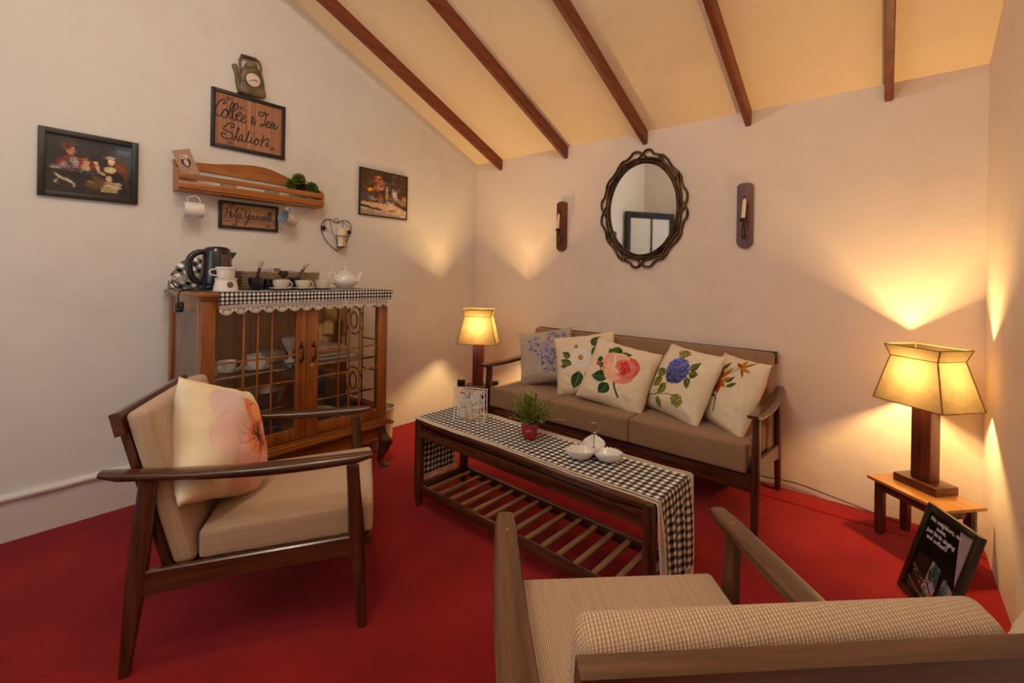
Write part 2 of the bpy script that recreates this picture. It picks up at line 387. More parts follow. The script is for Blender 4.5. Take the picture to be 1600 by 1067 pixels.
# ------------------------------------------------------------------ mesh builder
class MB:
    def __init__(s): s.v, s.f, s.uv, s.mi = [], [], [], []
    def add(s, vs, fs, uvs=None, mi=0):
        o = len(s.v); s.v += [tuple(map(float, q)) for q in vs]
        for i, f in enumerate(fs):
            s.f.append(tuple(o + k for k in f)); s.uv.append(uvs[i] if uvs else None); s.mi.append(mi)
        return s
    def box(s, lo, hi, b=.0, mi=0):
        if b > 0: return s.rbox([(a + c) / 2 for a, c in zip(lo, hi)], [c - a for a, c in zip(lo, hi)], b, 1, 0, mi=mi)
        x0, y0, z0 = lo; x1, y1, z1 = hi
        s.add([(x0, y0, z0), (x1, y0, z0), (x1, y1, z0), (x0, y1, z0), (x0, y0, z1), (x1, y0, z1), (x1, y1, z1), (x0, y1, z1)],
              [(0, 3, 2, 1), (4, 5, 6, 7), (0, 1, 5, 4), (1, 2, 6, 5), (2, 3, 7, 6), (3, 0, 4, 7)], mi=mi)
        return s
    def rbox(s, c, size, r, seg=3, inner=4, mapf=None, puff=0.0, fabuv=False, mi=0):
        h = [q / 2 for q in size]; r = min(r, min(h) * .98)
        def cuts(hh):
            a = [-hh + r * (1 - math.cos(k / seg * PI / 2)) for k in range(seg)] + [-hh + r]
            n = max(1, inner); mid = [(-hh + r) + (2 * hh - 2 * r) * k / n for k in range(1, n)]
            return a + mid + [-x for x in a[::-1]]
        C = [cuts(q) for q in h]; idx = {}; V = []; F = []; U = []
        def vert(p):
            k = tuple(round(q, 6) for q in p)
            if k in idx: return idx[k]
            q = [max(-h[i] + r, min(h[i] - r, p[i])) for i in range(3)]
            d = Vector((p[0] - q[0], p[1] - q[1], p[2] - q[2]))
            if d.length > 1e-9: d = d.normalized() * r
            w = [q[i] + d[i] for i in range(3)]
            if puff:
                for i in range(3):
                    j, l = (i + 1) % 3, (i + 2) % 3
                    if abs(p[i]) > h[i] - 1e-6:
                        w[i] += math.copysign(puff * (1 - (p[j] / h[j]) ** 2) * (1 - (p[l] / h[l]) ** 2), p[i])
            idx[k] = len(V); V.append(tuple(w)); return idx[k]
        for ax in range(3):
            a, b2 = (ax + 1) % 3, (ax + 2) % 3
            for sg in (-1, 1):
                for i in range(len(C[a]) - 1):
                    for j in range(len(C[b2]) - 1):
                        q = []
                        for (ii, jj) in ((i, j), (i + 1, j), (i + 1, j + 1), (i, j + 1)):
                            p = [0, 0, 0]; p[ax] = sg * h[ax]; p[a] = C[a][ii]; p[b2] = C[b2][jj]; q.append(p)
                        if sg < 0: q = q[::-1]
                        ids = tuple(vert(p) for p in q)
                        F.append(ids)
                        if fabuv:   # u runs across the ribs, v along them
                            if ax == 1: U.append([(p[2], p[0]) if fabuv == 'seat' else (p[0], p[2]) for p in q])
                            elif ax == 2: U.append([(p[1], p[0]) for p in q])
                            else: U.append([(p[1], p[2]) for p in q])
        if mapf: V2 = [mapf(p, h) for p in V]
        else: V2 = [(p[0] + c[0], p[1] + c[1], p[2] + c[2]) for p in V]
        s.add(V2, F, U if fabuv else None, mi=mi); return s
    def loft(s, secs, caps=True, closed=False, mi=0):
        n = len(secs[0]); V = [p for q in secs for p in q]; F = []
        m = len(secs)
        for i in range(m if closed else m - 1):
            for j in range(n):
                a, b = i * n + j, i * n + (j + 1) % n; c, d = ((i + 1) % m) * n + (j + 1) % n, ((i + 1) % m) * n + j
                F.append((a, b, c, d))
        if caps and not closed:
            F.append(tuple(range(n))[::-1]); F.append(tuple((m - 1) * n + k for k in range(n)))
        s.add(V, F, mi=mi); return s
    def tube(s, pts, r, sides=8, closed=False, flat=1.0, up=None, caps=True, mi=0):
        P = [Vector(q) for q in pts]; n = len(P); secs = []
        nrm = None
        for i in range(n):
            if closed: t = (P[(i + 1) % n] - P[i - 1])
            else: t = P[min(i + 1, n - 1)] - P[max(i - 1, 0)]
            if t.length < 1e-9: t = Vector((0, 0, 1))
            t.normalize()
            if up is not None: a = Vector(up) - t * t.dot(Vector(up))
            else:
                if nrm is None: nrm = Vector((0, 0, 1)) if abs(t.z) < .9 else Vector((1, 0, 0))
                a = nrm - t * t.dot(nrm)
            if a.length < 1e-6: a = t.orthogonal()
            a.normalize(); nrm = a; b = t.cross(a)
            rr = r(i / max(1, n - 1)) if callable(r) else r
            secs.append([tuple(P[i] + a * math.cos(2 * PI * k / sides + PI / sides) * rr * flat + b * math.sin(2 * PI * k / sides + PI / sides) * rr) for k in range(sides)])
        return s.loft(secs, caps=caps, closed=closed, mi=mi)
    def lathe(s, prof, n=24, c=(0, 0, 0), sx=1.0, sy=1.0, mi=0):
        V = []; F = []; m = len(prof)
        for r, z in prof:
            for k in range(n):
                a = 2 * PI * k / n; V.append((c[0] + max(r, 1e-5) * math.cos(a) * sx, c[1] + max(r, 1e-5) * math.sin(a) * sy, c[2] + z))
        for i in range(m - 1):
            for k in range(n):
                F.append((i * n + k, i * n + (k + 1) % n, (i + 1) * n + (k + 1) % n, (i + 1) * n + k))
        s.add(V, F, mi=mi); return s
    def prism(s, poly, axis, a, b, mi=0):
        n = len(poly)
        def P(q, t): return {'x': (t, q[0], q[1]), 'y': (q[0], t, q[1]), 'z': (q[0], q[1], t)}[axis]
        V = [P(q, a) for q in poly] + [P(q, b) for q in poly]
        F = [tuple(range(n))[::-1], tuple(range(n, 2 * n))] + [(k, (k + 1) % n, n + (k + 1) % n, n + k) for k in range(n)]
        s.add(V, F, mi=mi); return s
    def xf(s, fn): s.v = [tuple(fn(q)) for q in s.v]; return s
    def build(s, name, mats, parent=None, angle=38, loc=None, fix=True):
        me = bpy.data.meshes.new(name); me.from_pydata(s.v, [], s.f)
        if not isinstance(mats, (list, tuple)): mats = [mats]
        for m in mats: me.materials.append(m)
        me.polygons.foreach_set('material_index', s.mi)
        if any(u is not None for u in s.uv):
            L = me.uv_layers.new(name='UVMap'); buf = []
            for f, u in zip(s.f, s.uv): buf += [x for q in (u or [(0, 0)] * len(f)) for x in q]
            L.data.foreach_set('uv', buf)
        me.polygons.foreach_set('use_smooth', [True] * len(me.polygons))
        me.update()
        if fix:
            import bmesh
            bm = bmesh.new(); bm.from_mesh(me); bmesh.ops.recalc_face_normals(bm, faces=bm.faces); bm.to_mesh(me); bm.free()
        me.set_sharp_from_angle(angle=math.radians(angle))
        o = bpy.data.objects.new(name, me); COL.objects.link(o)
        if parent: o.parent = parent
        if loc: o.location = loc
        return o

def empty(name, label, cat, loc=(0, 0, 0), rz=0.0, group=None, rot=None):
    o = bpy.data.objects.new(name, None); o.empty_display_size = .05; COL.objects.link(o)
    o.location = loc; o.rotation_euler = rot if rot else (0, 0, rz)
    o['label'] = label; o['category'] = cat
    if group: o['group'] = group
    return o
def tag(o, label, cat, group=None, kind=None):
    o['label'] = label; o['category'] = cat
    if group: o['group'] = group
    if kind: o['kind'] = kind
    return o
def struct(o): o['kind'] = 'structure'; return o
def stuff(o): o['kind'] = 'stuff'; return o
def plabel(o, t): o['label'] = t; return o
def sect(c, a, b, wa, wb, n=12, p=3.2):
    """superellipse section around c with axes a,b"""
    out = []
    for k in range(n):
        t = 2 * PI * (k + .5) / n; ct, st = math.cos(t), math.sin(t)
        x = math.copysign(abs(ct) ** (2 / p), ct) * wa / 2; y = math.copysign(abs(st) ** (2 / p), st) * wb / 2
        out.append((c[0] + a[0] * x + b[0] * y, c[1] + a[1] * x + b[1] * y, c[2] + a[2] * x + b[2] * y))
    return out

# hand lettering and clock outlines
COFFEE= [[(.148, .777), (.16, .758), (.179, .785), (.176, .823), (.147, .828), (.11, .783), (.074, .698), (.059, .616), (.068, .555), (.096, .53), (.128, .558), (.151, .606)], [(.192, .68), (.16, .641), (.137, .581), (.152, .529), (.185, .535), (.211, .596), (.207, .66), (.187, .678), (.197, .649), (.231, .649)], [(.217, .624), (.25, .676), (.278, .766), (.286, .815), (.262, .812), (.244, .752), (.231, .656), (.227, .576), (.243, .53), (.262, .55), (.265, .617), (.26, .654)], [(.26, .654), (.298, .682), (.327, .758), (.334, .821), (.311, .818), (.292, .758), (.275, .646), (.276, .568), (.291, .521), (.315, .537), (.317, .597), (.311, .634)], [(.311, .621), (.349, .621), (.383, .661), (.367, .688), (.333, .642), (.325, .573), (.34, .532), (.37, .523), (.384, .555)], [(.379, .553), (.414, .579), (.438, .635), (.423, .649), (.393, .612), (.379, .553), (.4, .521), (.43, .525), (.452, .56)], [(.573, .529), (.531, .595), (.52, .638), (.54, .663), (.553, .637), (.531, .595), (.513, .555), (.527, .526), (.552, .549), (.578, .598)], [(.665, .78), (.633, .789), (.617, .749), (.639, .709), (.686, .747), (.718, .794), (.696, .806), (.681, .786), (.708, .766), (.74, .772), (.759, .795)], [(.724, .775), (.714, .689), (.694, .585), (.66, .532), (.636, .54), (.648, .569), (.689, .567), (.721, .56)], [(.721, .567), (.753, .606), (.763, .651), (.742, .643), (.721, .595), (.727, .542), (.754, .537), (.786, .576)], [(.786, .576), (.819, .615), (.824, .652), (.802, .644), (.781, .588), (.789, .546), (.819, .553), (.846, .611)], [(.841, .63), (.83, .571), (.847, .535), (.869, .563), (.883, .603)], [(.254, .41), (.264, .381), (.293, .404), (.288, .448), (.249, .454), (.197, .409), (.165, .346), (.175, .311), (.227, .303), (.271, .279), (.281, .23), (.258, .19), (.201, .172), (.153, .188), (.136, .227), (.152, .259), (.176, .26), (.181, .236)], [(.282, .166), (.315, .242), (.343, .343), (.357, .4), (.342, .395), (.329, .299), (.325, .219), (.341, .171), (.36, .197)], [(.398, .295), (.369, .266), (.36, .204), (.38, .19), (.399, .243), (.403, .29), (.4, .216), (.415, .182), (.435, .201)], [(.435, .188), (.474, .294), (.491, .393), (.473, .32), (.46, .209), (.481, .182), (.506, .224)], [(.537, .357), (.542, .353)], [(.528, .285), (.516, .214), (.537, .191), (.562, .228)], [(.587, .277), (.567, .23), (.573, .178), (.599, .179), (.617, .232), (.608, .283), (.587, .283), (.619, .26), (.64, .28)], [(.691, .379), (.666, .261), (.647, .167)], [(.651, .202), (.693, .283), (.746, .335), (.757, .29), (.726, .212), (.732, .179), (.763, .23)]]
HELP= [[(.11, .7), (.139, .724), (.172, .78), (.153, .743), (.139, .599), (.12, .453), (.097, .44)], [(.216, .761), (.196, .645), (.186, .517), (.192, .424), (.206, .412)], [(.113, .576), (.159, .588), (.199, .615)], [(.196, .457), (.219, .526), (.222, .59), (.206, .585), (.196, .504), (.206, .42), (.232, .434), (.253, .503)], [(.253, .487), (.286, .606), (.31, .756), (.3, .793), (.28, .716), (.27, .57), (.273, .46), (.293, .433)], [(.314, .582), (.3, .387), (.283, .129)], [(.3, .435), (.327, .553), (.352, .608), (.362, .546), (.341, .445), (.321, .392)], [(.341, .429), (.369, .412), (.379, .455)], [(.46, .717), (.431, .693), (.421, .626), (.435, .597), (.453, .65)], [(.435, .613), (.442, .486), (.453, .424), (.481, .528), (.509, .698)], [(.509, .698), (.488, .497), (.474, .332), (.445, .18), (.421, .159), (.421, .223), (.453, .311), (.495, .402)], [(.531, .557), (.509, .503), (.509, .421), (.531, .394), (.552, .464), (.545, .552), (.531, .557)], [(.552, .513), (.574, .551), (.57, .452), (.588, .407), (.614, .496), (.617, .562), (.614, .463), (.625, .4)], [(.632, .467), (.654, .571), (.669, .542), (.665, .442), (.68, .412)], [(.691, .432), (.713, .52), (.72, .571), (.735, .492), (.728, .407), (.706, .418)], [(.735, .442), (.773, .501), (.78, .586), (.765, .599), (.75, .512), (.765, .416), (.792, .439)], [(.792, .455), (.818, .613), (.837, .752), (.822, .756), (.807, .643), (.803, .491), (.818, .411)], [(.818, .445), (.856, .622), (.872, .744), (.856, .748), (.845, .619), (.837, .449), (.849, .41), (.875, .593)]]
KBODY= [(-1.932, 2.155), (-1.928, 2.144), (-1.875, 2.145), (-1.824, 2.147), (-1.791, 2.157), (-1.787, 2.172), (-1.794, 2.188), (-1.797, 2.219), (-1.805, 2.264), (-1.818, 2.292), (-1.835, 2.309), (-1.84, 2.31), (-1.899, 2.297), (-1.912, 2.284), (-1.919, 2.264), (-1.926, 2.233), (-1.931, 2.192)]
KSPOUT= [(-1.964, 2.29), (-1.945, 2.299), (-1.935, 2.279), (-1.925, 2.257), (-1.911, 2.222), (-1.897, 2.18), (-1.891, 2.165), (-1.93, 2.155), (-1.944, 2.204), (-1.948, 2.243), (-1.957, 2.271)]
KHAND= [(-1.918, 2.276), (-1.929, 2.315), (-1.918, 2.35), (-1.908, 2.354), (-1.872, 2.357), (-1.834, 2.355), (-1.819, 2.33), (-1.817, 2.31), (-1.826, 2.292)]
KLID= [(-1.899, 2.295), (-1.895, 2.322), (-1.881, 2.337), (-1.851, 2.341), (-1.84, 2.333), (-1.839, 2.309)]

# ------------------------------------------------------------------ room shell
def build_room():
    T = .12
    # left wall (gable), right wall, back, front
    zf = ceil_z(-D)
    poly = [(T, -.02), (-D - T, -.02), (-D - T, zf + .1 + SL * T), (T, HC + .1 - SL * T)]
    mb = MB(); mb.prism(poly, 'x', -T, 0); struct(mb.build('wall_left', MAT_WALL, angle=30))
    mb = MB(); mb.prism(poly, 'x', W, W + T); struct(mb.build('wall_right', MAT_WALLB, angle=30))
    mb = MB(); mb.box((0, 0, -.02), (W, T, HC + .05)); struct(mb.build('wall_back', MAT_WALLB))
    dx0, dx1, dz = .50, 1.42, 2.34      # doorway in the front wall
    mb = MB(); y0, y1 = -D - T, -D
    mb.box((0, y0, -.02), (dx0, y1, zf + .05)); mb.box((dx1, y0, -.02), (W, y1, zf + .05)); mb.box((dx0, y0, dz), (dx1, y1, zf + .05))
    struct(mb.build('wall_front', MAT_WALL))
    mb = MB(); mb.box((-T, -D - T, -.10), (W + T, T, 0)); fl = struct(mb.build('floor', MAT_CARPET))
    mb = MB(); mb.box((.75, -.17, 0.0), (W - .002, -.002, .004), .0015); mb.build('carpet_strip', MAT_CARPET, fl)
    mb = MB(); mb.prism([(T, HC - SL * T), (-D - T, HC + SL * (D + T)), (-D - T, HC + SL * (D + T) + .1), (T, HC - SL * T + .1)], 'x', -T, W + T)
    struct(mb.build('ceiling', MAT_CEIL, angle=30))
    # lower band of the left wall with its plaster ledge
    mb = MB(); mb.box((0, -D, 0), (.006, -1.30, .176)); struct(mb.build('baseboard_left', MAT_BASE))
    mb = MB()
    n = 30; secs = []
    for i in range(n + 1):
        y = -D + (D - 1.30) * i / n; w = .026 + .003 * math.sin(i * 1.7); z = .196 + .0015 * math.sin(i * 2.3)
        secs.append([(0, y, z - .018), (w, y, z - .018), (w + .002, y, z - .008), (w - .006, y, z), (0, y, z + .004)])
    mb.loft(secs); struct(mb.build('trim_1', MAT_WALL, angle=50))
    # doorway lining and open door leaf behind the camera, seen in the mirror
    mb = MB(); fw = .06
    for a, b in (((dx0, 0), (dx0 + fw, dz)), ((dx1 - fw, 0), (dx1, dz)), ((dx0 + fw, dz - fw), (dx1 - fw, dz))):
        mb.box((a[0], y0 + .01, a[1]), (b[0], y1 + .02, b[1]), .003)
    struct(mb.build('door_1', wood('door', 'z')))
    lf = MB(); L = .78; H = 2.06; t = .035
    lf.box((0, -t / 2, 0.02), (.075, t / 2, H), .003); lf.box((L - .075, -t / 2, .02), (L, t / 2, H), .003)
    for z0, z1 in ((H - .085, H), (.02, .16), (1.40, 1.44), (.80, .84)): lf.box((.075, -t / 2, z0), (L - .075, t / 2, z1), .002)
    lf.box((.40, -t / 2 + .004, .16), (.425, t / 2 - .004, H - .085), .002)
    dl = struct(lf.build('door_2', wood('door', 'z')))
    pm = plain('frosted_pane', (.62, .62, .58), .35)
    for x0, x1 in ((.075, .40), (.425, L - .075)):
        for z0, z1 in ((.16, .80), (.84, 1.40), (1.44, H - .085)):
            MB().box((x0, -.004, z0), (x1, .004, z1)).build('pane', pm, dl)
    MB().box((L - .055, -.05, 1.0), (L - .035, .05, 1.02), .004).build('door_handle', MAT_BRASS, dl)
    dl.location = (.035, -2.93, 0); dl.rotation_euler = (0, 0, math.radians(-57))

def build_beams():
    labs = ['reddish brown ceiling beam running closest to the left wall',
            'second reddish brown ceiling beam from the left wall',
            'reddish brown ceiling beam ending directly above the oval mirror',
            'reddish brown ceiling beam ending above the right candle sconce',
            'reddish brown ceiling beam nearest the right wall above the big lamp']
    for (x, lb) in zip((.282, .935, 1.562, 2.187, 2.815), labs):
        w, h = .036, .088
        root = empty('ceiling_beam', lb, 'beam', (x, 0, HC), group='beams under the sloping ceiling')
        def sec(y, dz=0):
            zt = -SL * y + .006; zb = -SL * y - h
            return [(-w / 2, y, zt), (-w / 2, y, zb + .016), (-w / 2 + .003, y, zb + .013), (-w / 2 + .001, y, zb + .010), (-w / 2 + .005, y, zb),
                    (w / 2 - .005, y, zb), (w / 2 - .001, y, zb + .010), (w / 2 - .003, y, zb + .013), (w / 2, y, zb + .016), (w / 2, y, zt)]
        MB().loft([sec(-.001), sec(-1.2), sec(-2.4), sec(-D + .002)]).build('beam', wood('beam', 'y'), root, angle=20)

# ------------------------------------------------------------------ armchairs and sofa (one design)
def lounge(root, d, cushions, fab, wk='walnut', back_w=None, armw=(.046, .058, .060, .048), apron=None, rail=((.240, .302), (.220, .290)), legs=1.0):
    w = d['w']; wd = lambda a: wood(wk, a)
    for sg in (-1, 1):
        y = sg * w / 2
        # front leg, rear leg
        for nm, (x0, x1, z1), prof in (('front', (0, d['xf1'], d['zf1']), [(0, .026, .026), (.12, .034, .030), (.5, .050, .032), (.62, .050, .032), (.85, .042, .030), (1, .040, .030)]),
                                       ('rear', (d['xr0'], d['xr1'], d['zr1']), [(0, .026, .026), (.15, .034, .030), (.45, .050, .032), (.6, .052, .032), (.85, .046, .03), (1, .044, .03)])):
            mb = MB(); secs = []
            for t, a, b in prof:
                c = (x0 + (x1 - x0) * t, y, .004 * 0 + z1 * t)
                secs.append(sect(c, (1, 0, 0), (0, 1, 0), a * legs, b * legs))
            mb.loft(secs); mb.build('leg', wd('z'), root)
        # arm
        mb = MB(); secs = []; n = 16
        for i in range(n + 1):
            t = i / n; x = d['xa'] + (d['xb'] - d['xa']) * t
            z = d['za'] + (d['zb'] - d['za']) * t - .010 * math.sin(PI * t)
            k = t * 3; i0 = min(2, int(k)); ww = armw[i0] + (armw[i0 + 1] - armw[i0]) * (k - i0)
            th = .026 + .006 * math.sin(PI * min(1, t * 1.4))
            e = min(t, 1 - t) * n
            if e < 1: ww *= .80; th *= .62
            yb = y + sg * .010 * math.sin(PI * t)
            secs.append(sect((x, yb, z - th / 2), (0, 1, 0), (0, 0, 1), ww, th, 14, 3.0))
        mb.loft(secs); ar = mb.build('armrest', wd('x'), root)
        MB().lathe([(0, .0012), (.004, .001), (.0045, -.004), (0, -.005)], 10, (d['xa'] - .075, y, d['za'] - .0035)).build('peg', wood('stool', 'z'), ar)
        # side rail, sloping down to the back
        (fb, ft), (rb, rt) = rail
        mb = MB(); x0, x1 = d['xf1'] * .55 - .012, d['xr0'] + (d['xr1'] - d['xr0']) * .45 + .018
        th = .021
        mb.loft([[(x, y - th / 2, zb), (x, y + th / 2, zb), (x, y + th / 2, zt - .004), (x, y + th / 2 - .004, zt), (x, y - th / 2 + .004, zt), (x, y - th / 2, zt - .004)]
                 for x, zb, zt in ((x0, fb, ft), ((x0 + x1) / 2, (fb + rb) / 2 + .012, (ft + rt) / 2), (x1, rb, rt))])
        mb.build('side_rail', wd('x'), root)
    hw = w / 2 - .012
    # front apron, rear rail, board carrying the cushions
    az = apron or (d['cfb'] - .052, d['cfb'] - .010)
    MB().box((d['cfx'] - .052, -hw, az[0]), (d['cfx'] - .030, hw, az[1]), .003).build('front_rail', wd('y'), root)
    if not apron: MB().box((d['cfx'] - .052, -w / 2 + .01, d['cfb'] - .036), (d['cfx'] - .006, w / 2 - .01, d['cfb'] - .008), .003).build('front_strip', wood(wk, 'y'), root)
    MB().box((d['crx'] - .030, -hw, d['crb'] - .065), (d['crx'] - .008, hw, d['crb'] - .012), .003).build('rear_rail', wd('y'), root)
    mb = MB(); n = 5
    for i in range(n):
        t = (i + .5) / n; x = d['crx'] + (d['cfx'] - .055 - d['crx']) * t; zz = d['crb'] + (d['cfb'] - d['crb']) * t - .005
        MB().box((x - .022, -hw, zz - .014), (x + .022, hw, zz - .004), .002).build('seat_slat', wd('y'), root)
    # back frame
    a = Vector((d['bbx'] - .012, d['bbz'] - .03)); b = Vector((d['ttx'] - .016, d['ttz'] + .002)); u = (b - a).normalized(); nrm = Vector((u.y, -u.x))
    bw = (back_w or d['wc']) / 2
    for sg in (-1, 1):
        y = sg * (bw - .035)
        def P(q, yy): return (q.x, yy, q.y)
        mb = MB(); mb.loft([[P(q - nrm * .014, y - .017), P(q + nrm * .008, y - .017), P(q + nrm * .008, y + .017), P(q - nrm * .014, y + .017)] for q in (a, a + u * .25, b)])
        mb.build('back_post', wd('z'), root)
    for k, (lo, hi) in enumerate(((b - u * .062, b + u * .004), (a + (b - a) * .45 - u * .02, a + (b - a) * .45 + u * .02))):
        th = .026 if k == 0 else .014
        mb = MB()
        q = [lo + nrm * .010, hi + nrm * .010, hi - nrm * (th - .012), lo - nrm * (th - .010)]
        c = [(p_.x, p_.y) for p_ in q]
        mb.loft([[(x, yy, z) for x, z in c] for yy in (-bw - .008, -bw * .4, bw * .4, bw + .008)])
        mb.build('back_rail', wd('y'), root, angle=20)
    # cushions
    for (y0, y1) in cushions:
        def mf(p, h, y0=y0, y1=y1):
            s_ = (p[0] + h[0]) / (2 * h[0]); t = (p[2] + h[2]) / (2 * h[2])
            xb = d['crx'] + (d['cfx'] - d['crx']) * s_
            zb = d['crb'] + (d['cfb'] - d['crb']) * s_; zt = d['crt'] + (d['cft'] - d['crt']) * s_
            return (xb, (y0 + y1) / 2 + p[1], zb + (zt - zb) * t)
        sz = (d['cfx'] - d['crx'], y1 - y0, d['cft'] - d['cfb'])
        MB().rbox((0, 0, 0), sz, .015, 4, 8, mf, .003, 'seat').build('seat_cushion', fab, root, angle=80)
    def mb_(p, h):
        s_ = (p[0] + h[0]) / (2 * h[0]); t = (p[2] + h[2]) / (2 * h[2])
        x = (d['bbx'] + (d['bfx'] - d['bbx']) * s_) * (1 - t) + (d['ttx'] + (d['tfx'] - d['ttx']) * s_) * t
        z = (d['bbz'] + (d['bfz'] - d['bbz']) * s_) * (1 - t) + (d['ttz'] + (d['tfz'] - d['ttz']) * s_) * t
        return (x, p[1], z)
    MB().rbox((0, 0, 0), (max(.05, d['tfx'] - d['ttx']), d['wc'], d['ttz'] - d['bbz']), .017, 4, 8, mb_, .003, 'back').build('back_cushion', fab, root, angle=80)

C1 = dict(w=.533, xr0=-.637, xf1=-.037, zf1=.525, xr1=-.588, zr1=.55, xa=.024, za=.565, xb=-.700, zb=.585, wc=.501, cfx=.029, cft=.396, cfb=.291,
          crx=-.469, crt=.371, crb=.285, bbx=-.53, bbz=.279, bfx=-.472, bfz=.284, ttx=-.658, ttz=.734, tfx=-.594, tfz=.746)
C2 = dict(w=.562, xr0=-.629, xf1=-.024, zf1=.516, xr1=-.58, zr1=.51, xa=.05, za=.547, xb=-.679, zb=.546, wc=.498, cfx=.02, cft=.399, cfb=.283,
          crx=-.464, crt=.366, crb=.279, bbx=-.525, bbz=.274, bfx=-.467, bfz=.278, ttx=-.640, ttz=.757, tfx=-.590, tfz=.776)
CS = dict(w=1.64, xr0=-.572, xf1=-.02, zf1=.524, xr1=-.515, zr1=.535, xa=.065, za=.552, xb=-.600, zb=.565, wc=1.60, cfx=.012, cft=.400, cfb=.265,
          crx=-.43, crt=.385, crb=.25, bbx=-.475, bbz=.25, bfx=-.42, bfz=.255, ttx=-.565, ttz=.748, tfx=-.505, tfz=.757)

def build_seating():
    r = empty('armchair', 'dark walnut armchair with ribbed beige cushions holding the poppy pillow, beside the glass cabinet', 'armchair', (1.29, -1.912, 0), 1.008, 'walnut armchairs around the coffee table')
    lounge(r, C1, [(-.2505, .2505)], MAT_FAB)
    r = empty('armchair', 'walnut armchair in the foreground seen from behind, no pillow, facing the coffee table', 'armchair', (2.315, -1.848, 0), 2.34, 'walnut armchairs around the coffee table')
    lounge(r, C2, [(-.249, .249)], MAT_FAB, 'greywalnut', armw=(.052, .064, .068, .052))
    r = empty('sofa', 'long walnut three seat sofa with brown ribbed cushions under the oval mirror', 'sofa', (1.555, -.62, 0), -PI / 2)
    lounge(r, CS, [(-.79, -.304), (-.302, .211), (.213, .785)], MAT_FABS, armw=(.060, .072, .066, .046), apron=(.178, .252), rail=((.262, .33), (.192, .266)), legs=1.1)

# ------------------------------------------------------------------ coffee table
CT = dict(x=1.648, y=-1.314, th=-.0328, L=1.239, W=.338, H=.431)
def ctw(x, y, z):
    c, s = math.cos(CT['th']), math.sin(CT['th']); return (CT['x'] + x * c - y * s, CT['y'] + x * s + y * c, z)
def build_coffee_table():
    L, Wd, H = CT['L'], CT['W'], CT['H']
    r = empty('coffee_table', 'long dark wooden coffee table with a slatted lower shelf in front of the sofa', 'table', (CT['x'], CT['y'], 0), CT['th'])
    hx, hy = L / 2, Wd / 2
    def mf(p, h): return p
    MB().box((-hx + .004, -hy + .004, H - .026), (hx - .004, hy - .004, H - .001), .007).build('table_top', wood('walnut', 'x'), r)
    for sx in (-1, 1):
        for sy in (-1, 1):
            x, y = sx * (hx - .019), sy * (hy - .019)
            mb = MB(); mb.loft([sect((x, y, z), (1, 0, 0), (0, 1, 0), a, a, 16, 3.5) for z, a in ((0, .022), (.05, .036), (.08, .040), (H - .012, .040), (H - .003, .036), (H + .001, .026))])
            mb.build('leg', wood('walnut', 'z'), r)
    wx, wy = wood('walnut', 'x'), wood('walnut', 'y')
    for sy in (-1, 1):
        y = sy * (hy - .018)
        mb = MB(); n = 24; secs = []      # apron with a long scooped slot above it
        for i in range(n + 1):
            t = i / n; x = -hx + .036 + (L - .072) * t
            zt = H - .028 - .013 * min(1, min(t, 1 - t) * 14) if 1 else 0
            secs.append([(x, y - .009, .345), (x, y + .009, .345), (x, y + .009, zt), (x, y - .009, zt)])
        mb.loft(secs); mb.build('apron', wx, r)
        yi = y - sy * .016; MB().box((-hx + .04, yi - .005, .36), (hx - .04, yi + .005, H - .026), .001).build('inner_rail', wx, r)
        MB().box((-hx + .03, y - .010, .066), (hx - .03, y + .010, .108), .003).build('shelf_rail', wx, r)
    for sx in (-1, 1):
        x = sx * (hx - .018)
        MB().box((x - .009, -hy + .03, .35), (x + .009, hy - .03, H - .028), .002).build('apron', wy, r)
        MB().box((x - .010, -hy + .03, .066), (x + .010, hy - .03, .108), .003).build('shelf_rail', wy, r)
    ns = 15; first = None
    for i in range(ns):
        x = -hx + .078 + i * (L - .156) / (ns - 1)
        if first is None:
            first = MB().box((-.012, -hy + .026, .086), (.012, hy - .026, .099), .0025).build('slat', wood('slat', 'y'), r); o = first
        else:
            o = first.copy(); COL.objects.link(o); o.parent = r
        o.location = (x, 0, 0)

def lace_edge(mb, pathL, width, period, r=.0011, outward=(0, 0, 0)):
    """crocheted border: two cords with a zigzag and little loops between; pathL(s)->(inner point, outer point); total length L"""
    f, L = pathL; n = max(4, int(L / period))
    inn = [f(L * i / (n * 2))[0] for i in range(n * 2 + 1)]; out = [f(L * i / (n * 2))[1] for i in range(n * 2 + 1)]
    mb.tube(inn, r * 1.6, 4); 
    zig = []; zag = []
    for i in range(n * 2 + 1):
        zig.append(inn[i] if i % 2 == 0 else out[i]); zag.append(out[i] if i % 2 == 0 else inn[i])
    mb.tube(zig, r * 1.3, 4); mb.tube(zag, r * 1.3, 4)
    sc = []
    for i in range(n * 4 + 1):
        a, b = f(L * i / (n * 4)); k = 1.0 + .16 * math.sin(PI * (i % 2))
        a, b = Vector(a), Vector(b); sc.append(tuple(b + (b - a) * (.14 if i % 2 else 0)))
    mb.tube(sc, r * 1.5, 4)

